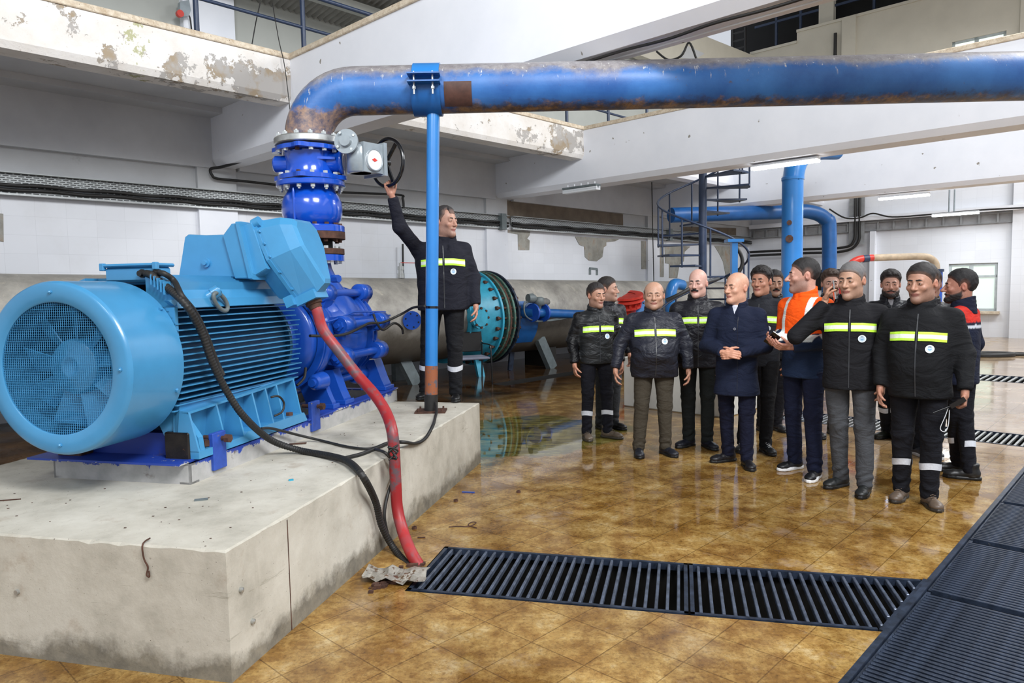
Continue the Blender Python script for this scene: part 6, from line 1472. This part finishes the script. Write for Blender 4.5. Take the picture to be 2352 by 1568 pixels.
    if stubble or beard:
        b = ((z < -.030 - .55 * np.maximum(0, -y - .035) + .02 * (x > .05)) & (y < .034) & (z > -.135) & ~((x < .022) & (np.abs(z + .068) < .008)) & ~((x < .03) & (z > -.048)) & ~((z > -.052) & (y < -.068))).astype(float)
        b = np.clip(((-.030 + np.where(y < -.07, -.018, 0)) - z + np.clip((x - .04) * .6, 0, .02)) / .022, 0, 1) * np.clip((.03 - y) / .02, 0, 1) * (z > -.135); tint(b, (92, 80, 76), max(stubble, .3 * bool(beard)))
    parts.append((fromhead(V), Q, c))
    tor = [(A(0, .02, .95 * s), A(0, .02, 1.33 * s), .10 * s, .10 * s), (A(0, .02, 1.33 * s), HC + A(0, .03, -.14), .07, .05)]
    for i in (0, 1):
        tor += [(shd[i], arm[i]['e'], .045, .038), (arm[i]['e'], arm[i]['w'], .036, .026), (hip[i], knee[i], .06, .045), (knee[i], ank[i], .045, .032), (shd[i], A(0, .02, 1.33 * s), .045, .07)]
    P_all = np.array([p for t in tor for p in t[:2]]); V, Q = nets(prims_fn(tor, .03), P_all.min(0) - .1, P_all.max(0) + .1, .018); parts.append((V, Q, sk))
    for i in (0, 1):
        sgn = (-1, 1)[i]; hs = dict(d=(0, -.22, -1), n=(-sgn, 0, 0), t=(0, -1, 0), c=.42); 
        if hands and hands[i]: hs.update(hands[i])
        if hs.get('skip'): continue
        w = arm[i]['w']; pr = hand_prims(w + A(*hs['d']) / np.linalg.norm(hs['d']) * .028, hs['d'], hs['n'], hs['t'], hs['c'], hs.get('spread', 0), hs.get('tc', .35), .98 * s)
        pp = np.array([p for t in pr for p in t[:2]]); V, Q = nets(prims_fn(pr, .005), pp.min(0) - .03, pp.max(0) + .03, .0048)
        cc = np.tile(sk * A(1.0, .88, .84), (len(V), 1)); parts.append((V, Q, cc))
    V, Q, c = merge(parts); mesh_np('body', V, Q, c, M['skin'], R)
    # eyes
    for sx in (-1, 1):
        v, q = nets(lambda P: ell(P, (0, 0, 0), (.0114, .0114, .0114)), (-.014,) * 3, (.014,) * 3, .002); c = np.tile(LC((226, 220, 214)), (len(v), 1))
        r = np.hypot(v[:, 0] + 0.0015 * sx, v[:, 2]); c[(r < .0062) & (v[:, 1] < 0)] = LC(eyes); c[(r < .003) & (v[:, 1] < 0)] = 0.005
        mesh_np('eye', fromhead(v + A(sx * .030 * wide, -.0765, .0018)), q, c, M['skin'], R)
    # brows
    hf0 = lambda P: head_fn(P, wide, jaw, nose, smile)
    bc = brow or hairc
    for sx in (-1, 1):
        bz = lambda P: smax(hf0(P) - .0035, cap(P, (sx * .014, -.094, .0165), (sx * .034 * wide, -.088, .0225), .0048, .0042) * .9, .002) if True else 0
        bf_ = lambda P: np.minimum(smax(hf0(P) - .0032, smin(cap(P, (sx * .013, -.09, .0225), (sx * .030, -.086, .0245), .0048, .0046), cap(P, (sx * .030, -.086, .0245), (sx * .040 * wide, -.080, .0215), .0046, .0036), .003), .002), 9)
        v, q = nets(bf_, (-.06, -.115, .0), (.06, -.05, .04), .0028)
        if len(q): mesh_np('eyebrow', fromhead(v), q, LC(bc), M['hair'], R)
    if must:
        mf = lambda P: smax(hf0(P) - .007, np.minimum(cap(P, (0, -.098, -.050), (.027, -.085, -.060), .0095, .0065), cap(P, (0, -.098, -.050), (-.027, -.085, -.060), .0095, .0065)), .003)
        v, q = nets(mf, (-.05, -.12, -.08), (.05, -.06, -.03), .003); mesh_np('mustache', fromhead(v), q, LC(must), M['hair'], R)
    if beard:
        def breg(P):
            x = np.abs(P[:, 0]) / wide; y, z = P[:, 1], P[:, 2]; reg = np.maximum(z - np.interp(y, [-.12, -.075, -.05, -.01, .02], [-.052, -.053, -.055, -.040, -.010]), -(z + .125)); reg = np.maximum(reg, y - np.interp(z, [-.12, -.07, -.02], [-.01, .008, .004]))
            return np.maximum(reg, np.where(y < -.05, (1 - np.sqrt((x / .022) ** 2 + ((z + .0665) / .010) ** 2)) * .01, -1))
        def bdf(P): r = breg(P); return np.maximum(hf0(P) - np.clip(-r * .5, .0, .006) - .0012 * np.sin(P[:, 0] * 300) * np.sin(P[:, 2] * 260), r * .9)
        v, q = nets(bdf, (-.1, -.125, -.14), (.1, .05, .02), .004); f_ = np.clip(-breg(v) / .012, 0, 1)[:, None]; mesh_np('beard', fromhead(v), q, LC(hairc) * (.3 + .7 * f_) + sk * .4 * (1 - f_), M['hair'], R)
        v, q = nets(lambda P: np.maximum(hf0(P) - .0035, np.minimum(cap(P, (0, -.098, -.053), (.026, -.085, -.060), .006, .0055), cap(P, (0, -.098, -.053), (-.026, -.085, -.060), .006, .0055))), (-.05, -.12, -.08), (.05, -.06, -.03), .003); mesh_np('mustache', fromhead(v), q, LC(hairc), M['hair'], R)
    if hair:
        tt = {'short': .010, 'crop': .006, 'thick': .017, 'ring': .006, 'receding': .009}[hair]
        v, q = nets(lambda P: hair_fn(P, hair, tt, wide), (-.12, -.125, -.11), (.12, .14, .16), .0045); f_ = np.clip(-hair_fn(v, hair, tt, wide, True) / (.022 if hair != 'thick' else .012), 0, 1)[:, None] ** .7; mesh_np('hair', fromhead(v), q, LC(hairc) * (.35 + .65 * f_) + sk * .42 * (1 - f_) , M['hair'], R)
    # ---- things sewn on the jacket
    front = lambda u, v: (np.stack([u, np.full_like(u, -.52), v], 1), np.tile(A(0, 1, 0), (len(u), 1)))
    jf0 = lambda P: jf(P, True)
    if stripe:
        z0 = stripez * s; xw = .168 * s * fat ** .8
        def sc_c(u, v):
            m = np.abs(v - z0) < .014; c = np.where(m[:, None], LC((236, 246, 226)), YG); return c
        for a, b in ((-xw, -.010), (.010, xw)):
            drape(jf0, 'reflective_stripe', np.linspace(a, b, 22), np.array([z0 - .031, z0 - .0145, z0 - .0135, z0 + .0135, z0 + .0145, z0 + .031]), lambda u, v: front(u, v - .10 * np.maximum(0, np.abs(u) - .09)), sc_c, M['tape'], R, .004)
    if badge and stripe:
        bx, bzz = .085 * s, (stripez - .085) * s
        def bp_(u, v): return front(bx + v * np.cos(u), bzz + v * np.sin(u))
        def bcol(u, v):
            c = np.tile(LC((196, 214, 226)), (len(u), 1)); c[(v > .020)] = LC((226, 234, 240)); c[(v < .012) & (np.sin(u) < .2)] = LC((128, 170, 206)); c[(v > .011) & (v < .017) & (np.abs(np.cos(u)) < .6) & (np.sin(u) > 0)] = LC((70, 90, 130)); return c
        drape(jf0, 'badge', np.linspace(0, 2 * PI, 33), np.array([.0005, .006, .010, .013, .016, .019, .021, .027]), bp_, bcol, M['tape'], R, .005, 'round white badge with a pale blue emblem')
    if not orange and not coat:
        drape(jf0, 'zip', np.array([-.004, 0, .004]), np.linspace(hemz + .02, 1.40 * s, 50), front, lambda u, v: np.tile(LC((48, 50, 54)), (len(u), 1)), M['tape'], R, .003)
    if coat:
        for bz_ in (1.255, 1.02):
            drape(jf0, 'button', np.linspace(0, 2 * PI, 17), np.array([.0005, .006, .011]), lambda u, v: front(.012 + v * np.cos(u), bz_ * s + v * np.sin(u)), lambda u, v: np.where((v > .008)[:, None], LC((150, 150, 156)), LC((70, 74, 90))), M['tape'], R, .006)
        drape(jf0, 'front_edge', np.array([.034, .037]), np.linspace(hemz + .01, 1.36 * s, 50), front, lambda u, v: np.tile(LC((14, 18, 34)), (len(u), 1)), M['tape'], R, .002)
    R['_s'] = s; del R['_s']
    return R, (lambda p: WM[R.name] @ Vector(p)), s, arm, HC
# ------------------------------------------------------------------ the cast
fz = lambda *p: tuple(onz(x, y, 0) for x, y in p)
def mid(x, y, z=0): return onz(x, y, z)
BLK, NVY = (25, 26, 31), (22, 24, 36)
person('man with dark cropped hair in a padded black sleeveless vest, leftmost of the group', mid(1372, 1008), 1.635, 12, 2, look=28, fat=1.08, jacket=(34, 36, 38), sleeve=(15, 15, 18), hem=.86, pants=(18, 19, 28), bands=True, shoes=(92, 80, 68), sole=(60, 54, 46), feet=fz((1350, 1010), (1408, 1006)), toes=(4, 50), hairc=(34, 30, 30), skin=(186, 134, 106), stubble=.35, laces=(60, 52, 44), stripez=1.25)
person('man in profile looking right, half hidden behind the vest wearer and the stout man', mid(1398, 985), 1.70, 25, 0, look=66, pants=(60, 62, 66), hairc=(40, 34, 32), skin=(196, 146, 120), stubble=.3, feet=fz((1385, 985), (1420, 985)), toes=(20, 40), hair='short')
person('stout balding man in a shiny padded black jacket and olive brown trousers', mid(1503, 1045), 1.635, -6, 0, look=-12, fat=1.24, belly=.075, wide=1.13, jaw=1.25, hair='ring', hairc=(52, 48, 48), skin=(190, 142, 114), jacket=(36, 38, 48), pants=(66, 60, 50), shoes=(26, 28, 36), feet=fz((1468, 1048), (1538, 1046)), toes=(-6, 22), loose=1.05, hem=.80, puff=1.12, stubble=.2, brow=(90, 70, 60), arms=(dict(e=(-.335, .03, 1.14), w=(-.385, -.06, .90)), dict(e=(.315, .03, 1.13), w=(.33, -.05, .89))))
person('bald man with a thick dark mustache standing behind the stout man and the coat wearer', mid(1602, 1028), 1.75, -12, 2, look=-32, fat=1.08, arms=(None, dict(e=(.232, .07, 1.12), w=(.222, .01, .885))), hair=None, must=(30, 26, 28), hairc=(40, 36, 36), skin=(214, 164, 146), pants=(30, 34, 34), shoes=(24, 26, 36), feet=fz((1572, 1026), (1632, 1030)), toes=(-55, 14), stripez=1.262)
R5 = person('bald man in a long navy coat with hands clasped, centre of the group', mid(1690, 1072), 1.70, -30, 0, look=-60, fat=1.0, hair=None, hairc=(90, 66, 54), skin=(214, 158, 128), jacket=(20, 28, 50), jmat='cloth', coat=True, hem=.66, shirt=(206, 210, 224), pants=(16, 20, 42), shoes=(22, 20, 24), feet=fz((1658, 1060), (1720, 1076)), toes=(-72, -4), stripe=False, wide=1.04,
    arms=(dict(e=(-.27, .0, 1.09), w=(-.075, -.235, 1.06)), dict(e=(.245, .03, 1.09), w=(.085, -.225, 1.055))),
    hands=(dict(d=(1, -.25, -.12), n=(.1, .9, -.2), t=(0, .1, 1), c=.38, tc=.2), dict(d=(-1, -.32, -.18), n=(-.1, .9, .1), t=(0, 0, 1), c=.40, tc=.2)))
person('tall dark haired man in a padded black vest, mostly hidden behind the navy coat wearer', mid(1746, 1026), 1.755, -32, 0, look=-40, fat=.95, arms=(dict(e=(-.232, .07, 1.12), w=(-.222, .01, .885)), None), pants=(17, 17, 20), jacket=(38, 40, 46), sleeve=(34, 34, 36), shoes=(30, 32, 34), feet=fz((1703, 1036), (1765, 1042)), toes=(-30, 6), laces=(230, 230, 230), hairc=(26, 22, 22), skin=(190, 130, 100), hair='thick', jmat='cloth')
person('man with a dark mustache and heavy brows peering out beside the orange jacket', mid(1775, 990), 1.735, -6, 3, look=-8, pants=(24, 24, 30), jacket=(26, 28, 34), shoes=(40, 40, 44), stripe=False, must=(28, 22, 22), hairc=(26, 22, 22), skin=(190, 140, 110), feet=fz((1757, 992), (1792, 990)), stubble=.3)
R8 = person('man in profile wearing an orange and navy high visibility jacket, holding a black phone', mid(1842, 1090), 1.80, -62, 0, look=-102, orange=True, jmat='cloth', hem=.80, pants=(20, 26, 50), shoes=(16, 16, 20), sole=(232, 232, 232), feet=fz((1812, 1078), (1866, 1102)), toes=(-68, -38), stripe=False, hairc=(30, 27, 27), skin=(206, 150, 128), stubble=.5, hair='crop', fine=True, nose=1.06,
    arms=(dict(e=(-.235, .03, 1.12), w=(-.07, -.235, 1.09)), dict(e=(.26, .02, 1.11), w=(.10, -.225, 1.06))),
    hands=(dict(d=(.35, -1, .05), n=(.7, .2, .8), t=(-.6, 0, .8), c=.42, tc=.3), dict(d=(-.35, -1, .05), n=(-.6, .2, .8), t=(.6, 0, .8), c=.5, tc=.3)))
person('young curly haired man smiling between the orange jacket and the man on the phone', mid(1903, 1000), 1.72, -16, 2, look=-18, fat=.9, arms=(dict(e=(-.232, .07, 1.12), w=(-.222, .01, .885)), dict(e=(.232, .07, 1.12), w=(.222, .01, .885))), hair='thick', hairc=(66, 48, 38), skin=(212, 158, 134), stripe=False, stubble=.25, smile=.006, pants=(26, 26, 32), feet=fz((1878, 1005), (1922, 1000)))
R10 = person('grey haired man in a black jacket and grey jeans talking on a phone', mid(1948, 1130), 1.745, -30, 4, look=-50, hairc=(104, 102, 102), skin=(186, 140, 112), stubble=.25, brow=(50, 44, 42), hair='crop', jacket=(22, 22, 26), jmat='cloth', pants=(72, 74, 78), shoes=(28, 30, 30), feet=fz((1918, 1118), (1982, 1138)), toes=(-62, -36), stripez=1.272, fat=1.06,
    arms=(dict(e=(-.37, -.13, 1.20), w=(-.185, -.045, 1.435)), dict(e=(.232, .07, 1.12), w=(.222, .01, .885))), hands=(dict(d=(.22, .22, .95), n=(.95, .1, -.2), t=(.1, -1, .1), c=(.8, .75, .7, .6), tc=.4), None))
person('bearded man laughing in the back row, left of the big man', mid(2038, 1005), 1.70, -20, 2, look=-26, fat=.9, arms=(dict(e=(-.232, .07, 1.12), w=(-.222, .01, .885)), dict(e=(.232, .07, 1.12), w=(.222, .01, .885))), hair='thick', hairc=(34, 27, 26), beard=True, skin=(208, 150, 124), smile=.012, jacket=(26, 28, 34), stripe=False, shirt=(150, 150, 154), bands=True, pants=(22, 22, 28), feet=fz((2028, 1006), (2062, 1012)), toes=(-62, -10), shoes=(40, 42, 34))
R12 = person('big man in a black jacket and brown boots, holding a walkie talkie at front right', mid(2105, 1162), 1.715, -40, 3, look=-56, fat=1.08, belly=.03, wide=1.05, hairc=(30, 26, 26), skin=(178, 128, 102), stubble=.4, jacket=(19, 20, 23), jmat='cloth', pants=(19, 20, 27), bands=True, shoes=(92, 78, 66), sole=(48, 42, 36), feet=fz((2064, 1148), (2142, 1166)), toes=(-44, -10), laces=(120, 100, 84), stripez=1.245, loose=1.04, puff=1.06,
    arms=(dict(e=(-.255, .03, 1.12), w=(-.245, -.04, .88)), dict(e=(.27, .03, 1.12), w=(.29, -.08, .89))), hands=(None, dict(c=1.0, tc=.6)))
person('bearded man seen from behind in navy overalls with red shoulders, rightmost of the group', mid(2196, 1095), 1.68, -138, 0, look=-112, hairc=(20, 18, 20), beard=True, skin=(176, 116, 92), hair='short', jacket=(22, 28, 48), jmat='cloth', pants=(17, 18, 26), bands=True, stripe=False, feet=fz((2205, 1098), (2180, 1082)), toes=(-120, -120), shoes=(28, 28, 28), nose=1.05, fat=.98)
person('dark haired man almost hidden behind the big man in the black jacket', mid(2126, 1048), 1.70, -10, 0, look=-20, stripe=False, pants=(24, 26, 34), shoes=(50, 52, 60), sole=(200, 200, 200), feet=fz((2112, 1046), (2142, 1050)), hairc=(26, 24, 26), skin=(176, 124, 100))
# red yoke of the overalls
def yoke():
    R = [o for o in bpy.data.objects if o.name.startswith('person') and 'red shoulders' in o.get('label', '')][0]
    j = [c for c in R.children if c.name.startswith('jacket')][0]; me = j.data; n = len(me.vertices); co_ = np.zeros(n * 3, np.float32); me.vertices.foreach_get('co', co_); V = co_.reshape(-1, 3)
    c = np.zeros(n * 4, np.float32); me.color_attributes['Col'].data.foreach_get('color', c); c = c.reshape(-1, 4)
    m = (V[:, 2] > 1.27) & (np.abs(V[:, 0]) < .26); c[m, :3] = LC((196, 46, 36)); m = (np.abs(V[:, 2] - 1.235) < .012) & (np.abs(V[:, 0]) < .23); c[m, :3] = LC((200, 206, 214)); me.color_attributes['Col'].data.foreach_set('color', c.ravel())
yoke()
# man on the plinth, reaching up to the handwheel
mf = onz(1024, 922, PZ)
grip = HW + GS * 0.0 - UP * .20
elb = onY(918, 520, 6.34); wr = grip + Vector((.035, .03, -.105))
R15 = person('man standing on the plinth in a black jacket, one arm raised to the handwheel', mf, 1.80, 10, 0, look=52, fat=1.2, hairc=(46, 42, 42), skin=(186, 136, 112), stubble=.3, pants=(24, 25, 29), bands=True, shoes=(16, 16, 18), feet=(onz(972, 916, PZ), onz(1047, 921, PZ)), toes=(-14, 4), hair='receding', hx=.04, jacket=(27, 28, 38), jmat='cloth', hem=.83, badge=True, loose=1.05,
    arms=(dict(e=elb, w=wr), None), hands=(dict(d=tuple((grip - wr).normalized()), n=(.2, .9, 0), t=(1, 0, .2), c=(.75, .7, .65, .6), tc=.5), None))
# white tape on the orange jacket
def orange_tape():
    R, T, s, arm, HC = R8; j = [c for c in R.children if c.name.startswith('jacket')][0]; me = j.data
    n = len(me.vertices); co_ = np.zeros(n * 3, np.float32); me.vertices.foreach_get('co', co_); V = co_.reshape(-1, 3); c = np.zeros(n * 4, np.float32)
    me.color_attributes['Col'].data.foreach_get('color', c); c = c.reshape(-1, 4); torso = np.abs(V[:, 0]) < .21
    m = torso & (np.abs(V[:, 2] - 1.125 * s) < .026); m |= (np.abs(np.abs(V[:, 0]) - .115 - .12 * np.maximum(0, V[:, 2] - 1.3 * s) * 0) < .024) & (V[:, 2] > 1.15 * s) & (V[:, 2] < 1.44 * s)
    c[m, :3] = WH; me.color_attributes['Col'].data.foreach_set('color', c.ravel())
orange_tape()
# things held
def held(name, label, cat, fn, mat):
    mb = MB(); fn(mb); return mb.build(name, mat, label=label, category=cat)
# phone at the ear
_, T10, s10, arm10, HC10 = R10
pc = Vector(arm10[0]['w']) + Vector((.068, .01, .10))
u = Vector((.16, -.34, -.93)).normalized()
held('mobile_phone', 'black phone held to the ear of the grey haired man', 'phone', lambda mb: mb.bar(T10(pc - u * .075), T10(pc + u * .075), .07, .010, T10((1, .2, 0)) - T10((0, 0, 0))), M['black'])
_, T8, s8, arm8, HC8 = R8
c8 = (Vector(arm8[0]['w']) + Vector(arm8[1]['w'])) / 2 + Vector((-.02, -.12, .05)); a8 = Vector((.75, -.1, .55)).normalized()
held('mobile_phone', 'black phone in the hands of the man in the orange jacket', 'phone', lambda mb: mb.bar(T8(c8 - a8 * .07), T8(c8 + a8 * .07), .075, .010, T8((-.3, .75, .5)) - T8((0, 0, 0))), M['black'])
_, T12, s12, arm12, HC12 = R12
c12 = Vector(arm12[1]['w']) + Vector((-.02, -.07, -.085)); wt = thing('walkie_talkie', 'black walkie talkie with antenna and white wrist strap in the big man’s hand'.replace('’', "'"), 'radio', T12(c12))
a12 = Vector((-.85, -.25, -.45)).normalized()
mb = MB(); mb.bar(T12(c12 + Vector((.03, 0, .03))), T12(c12 + a12 * .06), .05, .03); mb.build('radio_body', M['black'], wt)
mb = MB(); mb.rod(T12(c12 + a12 * .05), T12(c12 + a12 * .17), .007, 8); mb.build('antenna', M['black'], wt)
mb = MB(); b = c12 + a12 * .07; mb.tube(smooth_path([T12(b), T12(b + Vector((-.02, 0, -.07))), T12(b + Vector((-.045, 0, -.15))), T12(b + Vector((-.02, 0, -.17))), T12(b + Vector((-.0, 0, -.13))), T12(b + Vector((.005, 0, -.02)))], 6), .0025, 6); mb.build('wrist_strap', M['white'], wt)
